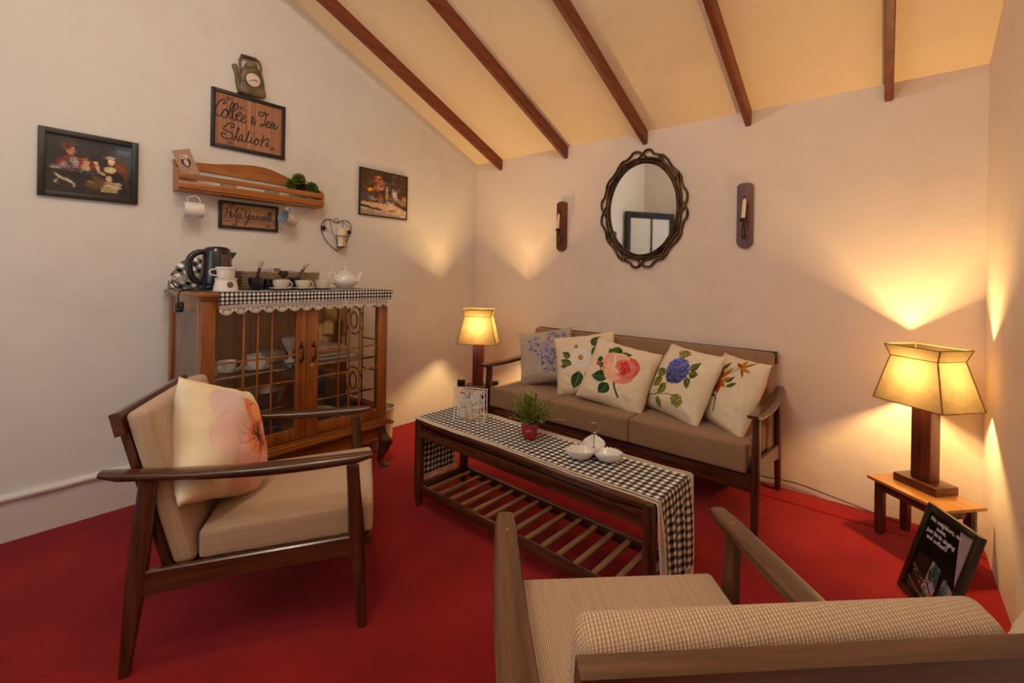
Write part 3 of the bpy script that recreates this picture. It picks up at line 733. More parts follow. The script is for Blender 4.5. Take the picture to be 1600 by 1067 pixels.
def build_runner():
    L, Wd, H = CT['L'], CT['W'], CT['H']; hx = L / 2
    zt = H + .0035; lw = .022
    def prof(s):   # s along length -> x,z in the table frame ; total = drop + L + drop
        dropL, dropR, R = .300, .325, .014
        x0 = -hx - .006; x1 = hx + .006; total = dropL + (x1 - x0) + dropR
        if s < dropL: return (x0 - .002 * math.sin(s * 20), zt - R * .3 - (dropL - s)) if s < dropL - R else (x0 + (1 - math.cos((s - dropL + R) / R * PI / 4)) * R * .5, zt - (dropL - s) * .55)
        s -= dropL
        if s < x1 - x0: return (x0 + s, zt)
        s -= (x1 - x0)
        if s < R: return (x1 + .001, zt - s * .6)
        return (x1 + .002 + .012 * math.sin(min(1, s / .3) * PI * .5), zt - R * .4 - (s - R))
    TOT = .300 + (L + .012) + .325
    def yy(s, v):  # v 0 near edge ..1 far edge
        t = s / TOT
        near = -.150 + .018 * t + .004 * math.sin(t * 17); far = .108 + .026 * max(0, (t - .6) / .4) + .003 * math.sin(t * 23)
        if s > TOT - .31: near += .030 * ((s - TOT + .31) / .31); far += .004
        if s < .29: far += -.01; near += .034
        return near + (far - near) * v
    def P(s, v, lift=0):
        s = max(0, min(TOT, s)); x, z = prof(s); fold = 0
        if s > TOT - .30: fold = .006 * math.sin(v * 21 + 1) * min(1, (s - TOT + .30) / .1)
        if s < .28: fold = -.003 * math.sin(v * 17) * min(1, (.28 - s) / .1)
        wob = .0008 * math.sin(s * 40 + v * 9)
        return (x + fold, yy(s, v), z + lift + (wob if .3 < s < TOT - .33 else 0))
    mb = MB(); ns, nv = 150, 26; V = []; F = []; U = []
    for i in range(ns + 1):
        for j in range(nv + 1): V.append(P(TOT * i / ns, j / nv))
    for i in range(ns):
        for j in range(nv):
            a = i * (nv + 1) + j; F.append((a, a + 1, a + nv + 2, a + nv + 1))
            U.append([(TOT * q / ns, k / nv * .26) for q, k in ((i, j), (i, j + 1), (i + 1, j + 1), (i + 1, j))])
    mb.add(V, F, U)
    r = empty('table_runner', 'black and white gingham runner with crocheted edge hanging over both ends of the coffee table', 'runner', (CT['x'], CT['y'], 0), CT['th'])
    o = mb.build('cloth', MAT_GING, r, angle=80, fix=False)
    so = o.modifiers.new('thick', 'SOLIDIFY'); so.thickness = .0012; so.offset = 1
    # lace round the border
    mb = MB()
    def side(v0, v1, s): return (P(s, v0, .001), P(s, v1, .001))
    wv = lw / .26
    lace_edge(mb, (lambda s: side(0.0, -wv, s), TOT), lw, .013)
    lace_edge(mb, (lambda s: side(1.0, 1 + wv, s), TOT), lw, .013)
    def end(s, right):
        v = -wv + (1 + 2 * wv) * s / .30
        a = P(TOT if right else 0, v); return (a, (a[0], a[1], a[2] - lw))
    lace_edge(mb, (lambda s: end(s, False), .30), lw, .013); lace_edge(mb, (lambda s: end(s, True), .30), lw, .013)
    stuff(mb.build('lace_border', MAT_LACE, r, angle=60))
    return P

# ------------------------------------------------------------------ pillows
def pillow(label, loc, yaw, tilt, roll, w, h, T, front, back=None, seed=1, group='pillows along the sofa', slump=.0, puff=1.0):
    n = 34; V = []; F = []; U = []; MI = []
    def pt(u, v, sd):
        pin = .055
        x = u * w / 2 * (1 - pin * (1 - v * v) * abs(u) ** 4); z = v * h / 2 * (1 - pin * (1 - u * u) * abs(v) ** 4)
        e = max(0, (1 - abs(u) ** 3.2)) * max(0, (1 - abs(v) ** 3.2))
        t = T / 2 * e ** .62 * (1 - .10 * v)
        nv = mnoise.noise(Vector((u * 2.1 + seed, v * 2.1, sd * 3 + seed * 2.7)))
        edge = min(1, 3.2 * (1 - max(abs(u), abs(v))) + .15)
        # creases running in from corners and along the lower edge
        cr = mnoise.noise(Vector(((u - v) * 1.1 + seed * 5, (u + v) * 6.5, seed))) * .8 + mnoise.noise(Vector((u * 1.5, v * 8 + seed, 3.3))) * .6
        k = max(0, abs(u * v) ** .7 + max(0, -v - .35) * .9)
        t += .013 * nv * e + .017 * cr * k * edge * (e ** .3)
        x += .004 * mnoise.noise(Vector((v * 3, seed, u))); z += .005 * mnoise.noise(Vector((u * 3, seed + 9, v)))
        z -= slump * (1 - v) * .5 * (1 - u * u) * .02
        return (x, (-t if sd == 0 else t * .8 * puff), z)
    idx = {}
    for sd in (0, 1):
        for i in range(n + 1):
            for j in range(n + 1):
                u, v = -1 + 2 * i / n, -1 + 2 * j / n
                key = (i, j, 0 if (i in (0, n) or j in (0, n)) else sd)
                if key not in idx:
                    idx[key] = len(V); q = pt(math.sin(u * PI / 2) * .35 + u * .65, math.sin(v * PI / 2) * .35 + v * .65, sd)
                    if key[2] == 0 and (i in (0, n) or j in (0, n)): q = (q[0], 0, q[2])
                    V.append(q)
        for i in range(n):
            for j in range(n):
                ks = [(a, b, 0 if (a in (0, n) or b in (0, n)) else sd) for a, b in ((i, j), (i + 1, j), (i + 1, j + 1), (i, j + 1))]
                f = [idx[k] for k in ks]; uv = [(k[0] / n, k[1] / n) for k in ks]
                if sd: f = f[::-1]; uv = uv[::-1]
                F.append(tuple(f)); U.append(uv); MI.append(sd)
    mb = MB(); mb.add(V, F, U); mb.mi = MI
    o = mb.build('cushion', [front, back or MAT_CREAM], angle=180, fix=False)
    o.rotation_mode = 'XYZ'
    Mx = Matrix.Rotation(yaw, 4, 'Z') @ Matrix.Rotation(tilt, 4, 'X') @ Matrix.Rotation(roll, 4, 'Y')
    Mx.translation = Vector(loc); o.matrix_world = Mx
    tag(o, label, 'cushion', group)
    return o

CRM = (.885, .825, .72)
def art_agapanthus():
    c = Canvas(400, 400, (.70, .655, .60)); c.noise(.012)
    rn = random.Random(3)
    for sx, sy, tx in ((.43, .66, .44), (.66, .54, .60), (.62, .36, .55), (.88, .34, .78), (.72, .78, .66)):
        c.stroke([(sx, sy), (sx - .01, sy - .15), (tx - .03, sy - .38)], .005, (.55, .58, .42), .35)
        for k in range(34):
            a = rn.uniform(0, 2 * PI); r = rn.uniform(.08, .15)
            x, y = sx + r * math.cos(a), sy + r * math.sin(a)
            c.stroke([(sx, sy), (x, y)], .0025, (.42, .40, .58), .5)
            col = rn.choice([(.45, .43, .72), (.55, .52, .78), (.35, .34, .62), (.66, .62, .80)])
            for q in range(3): c.leaf(x, y, a + rn.uniform(-.8, .8), rn.uniform(.03, .05), .008, col, None, .85)
        c.ell(sx, sy, .03, .03, (.30, .32, .5), .4, soft=.9)
    return c.mat('print_lavender_blossoms', .85, fabric=True)
def art_camellia():
    c = Canvas(400, 400, CRM); c.noise(.01)
    g1, g2 = (.22, .32, .16), (.42, .48, .18)
    for x, y, a, l, w in ((.42, .52, 2.7, .20, .05), (.52, .42, 4.35, .27, .085), (.62, .42, 4.9, .22, .06), (.70, .62, .6, .24, .07), (.72, .75, 1.0, .22, .075), (.70, .50, -.4, .2, .07), (.40, .62, 2.4, .15, .05), (.60, .30, 4.5, .22, .06)):
        x -= .09; y -= .05; c.leaf(x, y, a, l, w, g1 if l > .21 else (.34, .42, .22), (.55, .60, .38))
    c.leaf(.25, .45, 3.0, .12, .03, g2, (.3, .2, .1))
    for k in range(7):
        a = k * 2 * PI / 7 + .2; c.ell(.465 + .072 * math.cos(a), .55 + .072 * math.sin(a), .068, .060, (.90, .88, .84), 1, a); c.ell(.465 + .085 * math.cos(a + .25), .55 + .085 * math.sin(a + .25), .05, .012, (.78, .76, .72), .5, a + 1.3)
    for k in range(60):
        a = k * 2.4; r = .034 * math.sqrt(k / 60); c.ell(.465 + r * math.cos(a), .55 + r * math.sin(a), .007, .007, (.80, .62, .18) if k % 3 else (.55, .35, .08))
    c.ell(.41, .73, .028, .034, (.70, .62, .42)); c.ell(.41, .72, .02, .02, (.55, .42, .25))
    return c.mat('print_white_camellia', .85, fabric=True)
def art_rose():
    c = Canvas(448, 448, CRM); c.noise(.01); rn = random.Random(5)
    c.stroke([(.52, .45), (.55, .32), (.63, .20)], .011, (.30, .30, .10)); c.stroke([(.5, .42), (.38, .44), (.27, .53)], .006, (.32, .34, .14))
    for x, y, a, l, w in ((.44, .70, 2.5, .15, .05), (.44, .72, 1.7, .16, .065), (.48, .72, .5, .16, .045), (.30, .62, 3.6, .10, .04), (.44, .40, 3.25, .22, .075), (.47, .34, 4.3, .20, .07), (.36, .52, 3.1, .08, .02)):
        c.leaf(x, y, a, l, w, (.16, .30, .17) if y < .5 else (.24, .34, .14), (.45, .55, .30))
    for x, y, rx, ry, col in ((.52, .58, .20, .17, (.83, .48, .42)), (.44, .60, .12, .15, (.90, .64, .55)), (.58, .47, .16, .10, (.86, .52, .45)), (.64, .60, .13, .14, (.80, .36, .33)), (.49, .48, .12, .10, (.91, .68, .58)), (.50, .67, .12, .09, (.93, .74, .64))):
        c.ell(x, y, rx, ry, col, 1, rn.uniform(-.3, .3))
    for k in range(90):
        t = k / 90; a = k * .85; r = .03 + .15 * t
        x, y = .53 + r * math.cos(a) * 1.05, .57 + r * math.sin(a) * .85
        right = x > .56
        base = (.78, .24, .24) if right and r < .13 else ((.92, .70, .60) if not right else (.88, .50, .45))
        col = tuple(min(1, b * rn.uniform(.88, 1.08)) for b in base)
        c.ell(x, y, .050, .022, col, .85, a + PI / 2 + rn.uniform(-.4, .4), .25)
        c.stroke([(x + .03 * math.cos(a + 1.2), y + .03 * math.sin(a + 1.2)), (x + .016 * math.cos(a), y + .016 * math.sin(a)), (x + .03 * math.cos(a - 1.2), y + .03 * math.sin(a - 1.2))], .0022, (.72, .25, .24), .55)
    for k in range(16):
        a = k * .42 + .8; c.stroke([(.56, .62), (.56 + .08 * math.cos(a), .60 + .07 * math.sin(a))], .010, (.74, .16, .18) if k % 2 else (.84, .34, .32), .6, True)
    c.stroke([(.44, .70), (.47, .60), (.46, .52), (.53, .50)], .012, (.95, .82, .72), .9)
    c.ell(.255, .545, .035, .030, (.78, .26, .25)); c.ell(.30, .55, .03, .014, (.28, .34, .14), 1, .4)
    return c.mat('print_pink_rose', .85, fabric=True)
def art_hydrangea():
    c = Canvas(448, 448, CRM); c.noise(.01); rn = random.Random(8)
    gr = (.46, .50, .14)
    c.stroke([(.44, .42), (.36, .28), (.20, .20)], .006, (.40, .36, .16)); c.stroke([(.30, .22), (.48, .30), (.62, .30)], .005, (.42, .42, .18)); c.stroke([(.2, .2), (.34, .32), (.33, .24)], .004, (.4, .36, .16))
    for x, y, a, l, w in ((.36, .50, 2.9, .18, .055), (.34, .46, 3.9, .18, .055), (.42, .42, 4.4, .17, .06), (.38, .24, 5.0, .18, .045), (.66, .64, 1.0, .17, .045), (.67, .60, .2, .13, .05), (.67, .56, 5.2, .14, .045)):
        c.leaf(x, y, a, l, w, gr if y < .52 else (.34, .38, .14), (.62, .64, .34))
    for k in range(210):
        a = k * 2.39996; r = .155 * math.sqrt(k / 210); x, y = .50 + r * math.cos(a), .60 + r * math.sin(a) * 1.02
        sh = .75 + .45 * (math.cos(a - 1.9)) * (r / .155) * .5 + rn.uniform(-.15, .15)
        col = tuple(min(1, q * sh) for q in rn.choice([(.36, .42, .80), (.45, .48, .84), (.30, .30, .66), (.52, .56, .86)]))
        for q in range(4): c.ell(x + .011 * math.cos(q * PI / 2 + a), y + .011 * math.sin(q * PI / 2 + a), .0105, .0085, col, .92)
        if k % 3 == 0: c.ell(x, y, .0045, .0045, (.85, .85, .95), .7)
    for cx, cy in ((.46, .84), (.66, .27)):
        for k in range(46):
            a = k * 2.4; r = .075 * math.sqrt(k / 46); x, y = cx + r * math.cos(a) * 1.15, cy + r * math.sin(a)
            c.ell(x, y, .014, .011, rn.choice([(.50, .50, .16), (.62, .60, .24), (.46, .34, .36), (.38, .40, .14)]), .95)
    return c.mat('print_blue_hydrangea', .85, fabric=True)
def art_lily():
    c = Canvas(400, 400, (.88, .82, .71)); c.noise(.01); rn = random.Random(2)
    for k in range(9): c.stroke([(.40 + .015 * k, .60 - .01 * k), (.27 + .014 * k, .36), (.15 + .010 * k, .08)], .008, rn.choice([(.36, .38, .16), (.46, .46, .22), (.30, .30, .12)]), .9)
    c.stroke([(.24, .16), (.38, .36), (.50, .40), (.54, .24)], .013, (.38, .42, .18)); c.stroke([(.46, .62), (.58, .72), (.66, .80)], .006, (.45, .40, .15))
    for x, y, a, l, w, col in ((.47, .61, 1.2, .18, .03, (.80, .52, .14)), (.47, .61, 2.2, .14, .03, (.78, .50, .12)), (.47, .61, 3.6, .14, .028, (.74, .40, .12)), (.47, .59, 4.9, .17, .035, (.76, .30, .12)), (.49, .59, .3, .16, .03, (.80, .58, .18)), (.47, .60, 5.6, .13, .03, (.82, .55, .15)),
                           (.68, .80, 1.9, .17, .028, (.84, .60, .18)), (.68, .80, .9, .20, .030, (.78, .48, .13)), (.68, .80, 2.8, .16, .028, (.70, .38, .10)), (.68, .80, -.2, .15, .028, (.84, .62, .20)), (.68, .80, -1.0, .14, .024, (.72, .42, .12))):
        c.leaf(x, y, a, l, w, col, (.55, .22, .08))
    for x, y, a, l in ((.58, .54, .4, .16), (.56, .58, .7, .14), (.40, .70, 1.3, .16)): c.leaf(x, y, a, l, .022, (.40, .42, .18), (.3, .3, .1))
    return c.mat('print_orange_lily', .85, fabric=True)
def art_poppy():
    c = Canvas(448, 448, (.90, .84, .70)); c.noise(.012); rn = random.Random(4)
    cx, cy = .64, .48
    for x, y, rx, ry, col, al in ((.46, .70, .22, .16, (.86, .76, .76), .9), (.46, .48, .25, .17, (.90, .76, .74), .9), (.86, .56, .13, .20, (.90, .72, .66), .9), (.64, .22, .21, .20, (.87, .64, .58), .9), (.84, .24, .13, .24, (.91, .74, .68), .9), (.72, .68, .13, .13, (.88, .48, .33), .9), (.70, .46, .11, .12, (.87, .50, .37), .8)):
        x -= .08; c.ell(x, y, rx, ry, col, al, 0, .30); c.stroke([(x + rx * math.cos(k * .5) * .97, y + ry * math.sin(k * .5) * .97) for k in range(8)], .004, (.84, .50, .40), .25)
    for k in range(260):
        a = rn.uniform(0, 2 * PI); r0 = rn.uniform(.03, .08); r1 = rn.uniform(.14, .28)
        col = rn.choice([(.82, .38, .26), (.90, .58, .45), (.78, .30, .22), (.93, .72, .62)])
        c.stroke([(cx + r0 * math.cos(a), cy + r0 * math.sin(a)), (cx + r1 * .6 * math.cos(a + .08), cy + r1 * .6 * math.sin(a + .08)), (cx + r1 * math.cos(a), cy + r1 * math.sin(a))], rn.uniform(.002, .005), col, .42, True)
    for k in range(5):
        a = k * 1.25 + .6; c.stroke([(cx + .04 * math.cos(a), cy + .05 * math.sin(a)), (cx + .18 * math.cos(a + .35), cy + .2 * math.sin(a + .35)), (cx + .27 * math.cos(a + .1), cy + .28 * math.sin(a + .1))], .006, (.80, .34, .22), .75, True)
    c.ell(.68, .68, .10, .07, (.93, .66, .42), .8, .4, .3); c.stroke([(.58, .72), (.68, .76), (.78, .66)], .004, (.78, .3, .18), .8)
    for k in range(90):
        a = rn.uniform(0, 2 * PI); r = .095 * rn.random() ** .5
        c.stroke([(cx, cy), (cx + r * math.cos(a), cy + r * 1.25 * math.sin(a))], .0018, (.28, .16, .10), .8)
        c.ell(cx + r * math.cos(a), cy + r * 1.25 * math.sin(a), .0045, .0045, (.45, .30, .14))
    c.ell(cx, cy, .022, .026, (.22, .16, .12))
    return c.mat('print_coral_poppy', .85, fabric=True)

def build_pillows():
    pale = plain('grey_beige_cotton', (.46, .41, .35), .9, spec=.1, var=.04, scale=9)
    pillow('grey beige pillow with lavender blue blossoms at the left end of the sofa', (.985, -.285, .582), .252, -.40, -.215, .40, .385, .15, art_agapanthus(), pale, 1)
    pillow('cream pillow with a white camellia half hidden behind the rose pillow', (1.318, -.310, .582), .315, -.42, -.19, .41, .40, .15, art_camellia(), None, 2)
    pillow('cream pillow printed with a large pink rose in the middle of the sofa', (1.592, -.400, .560), .17, -.50, .19, .415, .40, .16, art_rose(), None, 3)
    pillow('cream pillow printed with a blue hydrangea head and green leaves', (1.955, -.345, .567), -.45, -.47, .05, .405, .41, .16, art_hydrangea(), None, 4)
    pillow('cream pillow with an orange yellow lily leaning on the right sofa arm', (2.205, -.335, .553), -.77, -.42, -.02, .395, .40, .16, art_lily(), None, 5)
    th = 1.008; f = (math.cos(th), math.sin(th)); l = (-math.sin(th), math.cos(th)); x, y = -.470, -.050
    pillow('plump cream pillow with a pale coral poppy resting on the armchair beside the cabinet', (1.29 + f[0] * x + l[0] * y, -1.912 + f[1] * x + l[1] * y, .572), 2.30, -.30, .40, .37, .385, .20, art_poppy(), None, 6, 'pillows on the armchairs')

# ------------------------------------------------------------------ lamps and their stools
def ring_rect(L, Wd, z): return [(-L / 2, -Wd / 2, z), (L / 2, -Wd / 2, z), (L / 2, Wd / 2, z), (-L / 2, Wd / 2, z)]
def table_lamp(label, loc, rz, z_off=0.0):
    r = empty('table_lamp', label, 'lamp', loc, rz, 'lamps on the two low tables')
    wl = wood('lampwood', 'z')
    MB().box((-.0875, -.060, 0), (.0875, .060, .034), .002).build('base', wood('lampwood', 'x'), r)
    MB().box((-.040, -.026, .034), (.040, .026, .355 + z_off), .002).build('post', wl, r)
    zb, zw, zt = .350 + z_off, .550 + z_off, .600 + z_off
    rings = [(.288, .222, zb), (.194, .148, zw), (.230, .173, zt)]
    mb = MB(); V = []; F = []
    # panels subdivided a little so the parchment sags between its wires
    nseg = 8; rows = [(0, rings[0]), (.25, None), (.5, None), (.75, None), (1, rings[1]), (2, rings[2])]
    def dim(k):
        if k <= 1: a, b, t = rings[0], rings[1], k
        else: a, b, t = rings[1], rings[2], k - 1
        return tuple(a[i] + (b[i] - a[i]) * t for i in range(3))
    sag = []
    for k, _ in rows:
        L, Wd, z = dim(k); c = ring_rect(L, Wd, z); row = []
        for i in range(4):
            a, b = Vector(c[i]), Vector(c[(i + 1) % 4])
            for j in range(nseg):
                t = j / nseg; p = a + (b - a) * t
                n = Vector((0, -1, 0)) if i == 0 else Vector((1, 0, 0)) if i == 1 else Vector((0, 1, 0)) if i == 2 else Vector((-1, 0, 0))
                p -= n * .004 * math.sin(PI * t) * (math.sin(PI * min(1, k)) if k < 1 else 0); row.append(tuple(p))
        sag.append(row)
    mb.loft(sag, caps=False); mb.build('lamp_shade', MAT_SHADE, r, angle=25, fix=False)
    mb = MB()
    for k, rr in ((0, .0026), (1, .0014), (2, .0026)):
        mb.tube(ring_rect(*dim(k)), rr, 6, closed=True)
    for i in range(4): mb.tube([ring_rect(*dim(k))[i] for k in (0, 1, 2)], .0028, 6)
    mb.build('shade_trim', MAT_TRIM, r)
    MB().lathe([(0, 0), (.013, 0), (.013, .05), (.016, .055), (.016, .075), (0, .075)], 14, (0, 0, .355 + z_off)).build('socket', MAT_BRASS, r)
    bz = .475 + z_off
    MB().lathe([(.006, -.04), (.010, -.034), (.014, -.02), (.019, -.004), (.0195, .006), (.015, .016), (.007, .021), (0, .022)], 16, (0, 0, bz)).build('bulb', MAT_BULB, r)
    c, s = math.cos(rz), math.sin(rz)
    point_light('table_lamp_light', (loc[0], loc[1], loc[2] + bz), TABLE_LAMP_W, TABLE_LAMP_COL, .026)
    return r
def low_table(label, loc, rz, L, Wd, H):
    r = empty('low_table', label, 'table', loc, rz)
    ws = wood('stool', 'x'); wl = wood('walnut', 'z')
    MB().box((-L / 2, -Wd / 2, H - .014), (L / 2, Wd / 2, H), .003).build('table_top', ws, r)
    for sx in (-1, 1):
        for sy in (-1, 1):
            x, y = sx * (L / 2 - .037), sy * (Wd / 2 - .034)
            MB().loft([sect((x, y, z), (1, 0, 0), (0, 1, 0), a, a, 12, 5) for z, a in ((0, .022), (.012, .030), (.05, .034), (H - .014, .034))]).build('leg', wl, r)
    for sy in (-1, 1): MB().box((-L / 2 + .05, sy * (Wd / 2 - .034) - .008, H - .055), (L / 2 - .05, sy * (Wd / 2 - .034) + .008, H - .014), .001).build('apron', wood('walnut', 'x'), r)
    for sx in (-1, 1): MB().box((sx * (L / 2 - .037) - .008, -Wd / 2 + .05, H - .055), (sx * (L / 2 - .037) + .008, Wd / 2 - .05, H - .014), .001).build('apron', wood('walnut', 'y'), r)
def build_lamps():
    low_table('low wooden table with honey coloured top in the right corner under the big lamp', (2.95, -.25, 0), -.72, .33, .205, .255)
    table_lamp('square based lamp with glowing parchment shade in the right corner beside the framed poster', (2.958, -.205, .2552), -.69, .012)
    low_table('low wooden table mostly hidden behind the sofa in the far left corner', (.47, -.41, 0), .60, .27, .20, .29)
    table_lamp('lamp with glowing parchment shade in the far left corner behind the sofa arm', (.469, -.432, .2902), .60)
    for lb, p, a in (('small black cube speaker left of the far corner lamp', (.335, -.475), .75), ('small black cube speaker half hidden behind the left sofa arm', (.548, -.335), .6)):
        r = empty('speaker', lb, 'speaker', (p[0], p[1], .2902), a, 'cube speakers beside the corner lamp')
        MB().box((-.03, -.026, 0), (.03, .026, .066), .003).build('body', plain('speaker_side_metal', (.22, .17, .09), .4, metal=.5) if not bpy.data.materials.get('speaker_side_metal') else bpy.data.materials['speaker_side_metal'], r)
        mb = MB(); mb.box((-.028, -.030, .002), (.028, -.026, .064), .002); mb.build('front_panel', MAT_BLACK, r)
        mb = MB(); mb.tube([(.018 * math.cos(t * PI / 8), -.031, .032 + .018 * math.sin(t * PI / 8)) for t in range(16)], .0015, 6, closed=True); mb.tube([(.009 * math.cos(t * PI / 6), -.031, .032 + .009 * math.sin(t * PI / 6)) for t in range(12)], .0012, 6, closed=True)
        mb.build('speaker_ring', MAT_IRON, r)
    # pendant lamps out of the picture: the room's own ceiling light and a globe added as fill
    for lb, x, y, z, wt, rad in (('bare warm bulb hanging on a cord above the armchairs', 1.75, -2.40, 2.85, PEND_A_W, .045), ('round white globe added as fill light near the door behind the camera', 2.25, -3.25, 2.75, PEND_FILL_W, .13)):
        r = empty('unseen_pendant', lb, 'lamp', (x, y, z))
        MB().tube([(0, 0, .07), (0, 0, ceil_z(y) - z)], .003, 6).build('cord', MAT_BLACK, r)
        MB().lathe([(0, .03), (.018, .03), (.02, .06), (.012, .08), (0, .08)], 14).build('socket', MAT_BLACKM, r)
        MB().lathe([(0, -rad * .8), (rad * .5, -rad * .65), (rad * .8, 0), (rad * .5, rad * .6), (.012, rad * .7)], 20).build('bulb', MAT_BULB, r)
        point_light('unseen_pendant_light', (x, y, z), wt, PEND_COL, rad)

# ------------------------------------------------------------------ display cabinet
CX0, CX1, CY0_, CY1_, CTOP = .03, .525, -2.235, -1.280, 1.050
def build_cabinet():
    r = empty('display_cabinet', 'glazed orange brown wooden display cabinet with two barred doors against the left wall', 'cabinet', (0, 0, 0))
    wz, wy, wx = wood('cabinet', 'z'), wood('cabinet', 'y'), wood('cabinet', 'x')
    T = CTOP
    MB().box((CX0 - .01, CY0_ - .020, T - .020), (CX1 + .022, CY1_ + .018, T), .004).build('top_panel', wy, r)
    MB().box((CX0 - .004, CY0_ - .006, T - .034), (CX1 + .008, CY1_ + .006, T - .020), .002).build('top_moulding', wy, r)
    for z0, z1, p in ((.281, .292, .008), (.268, .281, .020), (.254, .268, .034)):
        MB().box((CX0, CY0_ - p, z0), (CX1 + p, CY1_ + p, z1), .003).build('base_moulding', wy, r)
    for (x0, x1) in ((CX0, CX0 + .045), (CX1 - .070, CX1 - .024)):
        for (y0, y1) in ((CY0_, CY0_ + .040), (CY1_ - .040, CY1_)):
            MB().box((x0, y0, .292), (x1, y1, T - .034), .002).build('corner_post', wz, r)
    MB().box((CX1 - .024, CY0_, .292), (CX1 - .022, CY1_, .296)).build('sill', wy, r)
    MB().box((CX0 + .002, CY0_ + .04, .292), (CX0 + .010, CY1_ - .04, T - .034)).build('back_panel', wood('cabinetin', 'z'), r)
    MB().box((CX0, CY0_, .284), (CX1 - .024, CY1_, .296)).build('floor_panel', wood('cabinetin', 'y'), r)
    # side frames with glass
    for k, y in enumerate((CY0_, CY1_)):
        s = 1 if k == 0 else -1
        for z0, z1 in ((T - .090, T - .034), (.296, .345)):
            a, b = sorted((y + s * .002, y + s * .022)); MB().box((CX0 + .045, a, z0), (CX1 - .070, b, z1), .001).build('side_rail', wx, r)
        a, b = sorted((y + s * .009, y + s * .012)); MB().box((CX0 + .045, a, .345), (CX1 - .070, b, T - .090)).build('side_glass', MAT_GLASS, r)
    # grille inside the right side glass
    mb = MB(); y = CY1_ - .018
    def bar(p, q): mb.tube([(p[0], y, p[1]), (q[0], y, q[1])], .0045, 6)
    bar((.100, .345), (.100, .96)); bar((.288, .345), (.288, .96))
    for zc in (.845, .458):
        mb.tube([(.188 + .036 * math.cos(t * PI / 12), y, zc + .052 * math.sin(t * PI / 12)) for t in range(24)], .0048, 6, closed=True)
        for sg in (-1, 1):
            mb.tube(catmull([(.100, y, zc + sg * .035), (.150, y, zc + sg * .082), (.226, y, zc + sg * .082), (.288, y, zc + sg * .035)], 5), .0048, 6)
        for sg in (-1, 1): bar((.075, zc + sg * .13), (.100, zc + sg * .13)); bar((.288, zc + sg * .10), (.45, zc + sg * .10))
    mb.build('side_grille', wood('walnut', 'z'), r)
    # shelves: glass plate with a silver front edge
    for z, x1 in ((.650, .455), (.455, .44)):
        sh = MB().box((CX0 + .012, CY0_ + .042, z - .005), (x1, CY1_ - .042, z)).build('glass_shelf', MAT_GLASS, r)
        MB().box((x1, CY0_ + .042, z - .008), (x1 + .004, CY1_ - .042, z + .003), .001).build('shelf_edge', MAT_STEEL, sh)
        mb = MB()
        for i in range(26): yy = CY0_ + .36 + i * .022; mb.tube([(CX0 + .015, yy, z - .008), (x1 - .004, yy, z - .008)], .0012, 4)
        mb.build('shelf_wires', MAT_STEEL, sh)
    # doors
    mid = -1.767
    for k, (y0, y1) in enumerate(((CY0_, mid - .001), (mid + .001, CY1_))):
        z0, z1 = .296, T - .036; x0, x1 = CX1 - .022, CX1
        sa, sb = (.055, .052) if k == 0 else (.062, .060)
        mb = MB(); mb.box((x0, y0, z0), (x1, y0 + sa, z1), .003); mb.box((x0, y1 - sb, z0), (x1, y1, z1), .003)
        mb.box((x0 + .001, y0 + sa, z0), (x1 - .002, y1 - sb, z0 + .058), .003); mb.box((x0 + .001, y0 + sa, z1 - .042), (x1 - .002, y1 - sb, z1), .003)
        dr = mb.build('door', wz, r)
        MB().box((x0 + .006, y0 + sa, z0 + .058), (x0 + .009, y1 - sb, z1 - .042)).build('door_glass', MAT_GLASS, dr)
        g0, g1 = y0 + sa, y1 - sb; zz0, zz1 = z0 + .058, z1 - .042
        for t in (.325, .495, .675):
            yy = g0 + (g1 - g0) * t; MB().box((x0 + .010, yy - .0045, zz0), (x1 - .003, yy + .0045, zz1), .002).build('glazing_bar', wz, dr)
        for z in (.728, .598):
            MB().box((x0 + .010, g0, z - .0045), (x1 - .004, g1, z + .0045), .002).build('glazing_bar', wy, dr)
        hy = -1.797 if k == 0 else -1.733; hz = .735
        mb = MB()
        for sg in (-1, 1):
            mb.lathe([(0, 0), (.010, 0), (.010, .002), (.006, .005), (0, .007)], 14, (0, 0, 0)); n = 14 * 5; vs = mb.v[-n:]
            mb.v[-n:] = [(x1 + v[2], hy + v[0], hz + sg * .036 + v[1] * 1.4) for v in vs]
            mb.tube(catmull([(x1 + .002, hy, hz + sg * .055), (x1 + .004, hy + .006 * sg, hz + sg * .048), (x1 + .003, hy, hz + sg * .040)], 4), .003, 6)
        mb.tube(catmull([(x1 + .004, hy, hz + .036), (x1 + .020, hy + .003, hz + .028), (x1 + .024, hy, hz), (x1 + .020, hy + .003, hz - .028), (x1 + .004, hy, hz - .036)], 5), lambda t: .0032 + .0016 * math.sin(PI * t), 8)
        mb.build('door_handle', MAT_BRONZE, dr)
        if k == 1:
            mb = MB(); mb.lathe([(0, .006), (.004, .006), (.005, .003), (.009, .0045), (.012, .003), (.0125, 0)], 18)
            mb.xf(lambda q: (x1 + q[2], -1.738 + q[0], .662 + q[1])); mb.build('lock', MAT_BRASS, dr)
    # plinth with cabriole feet
    MB().box((CX1 - .020, CY0_ + .01, .178), (CX1, CY1_ - .01, .254), .002).build('apron', wy, r)
    for y in (CY0_ + .01, CY1_ - .03): MB().box((CX0 + .02, y, .178), (CX1 - .02, y + .02, .254), .002).build('apron', wx, r)
    MB().box((CX1 - .012, CY0_ + .03, .168), (CX1 + .008, CY1_ - .03, .180), .004).build('apron_bead', wy, r)
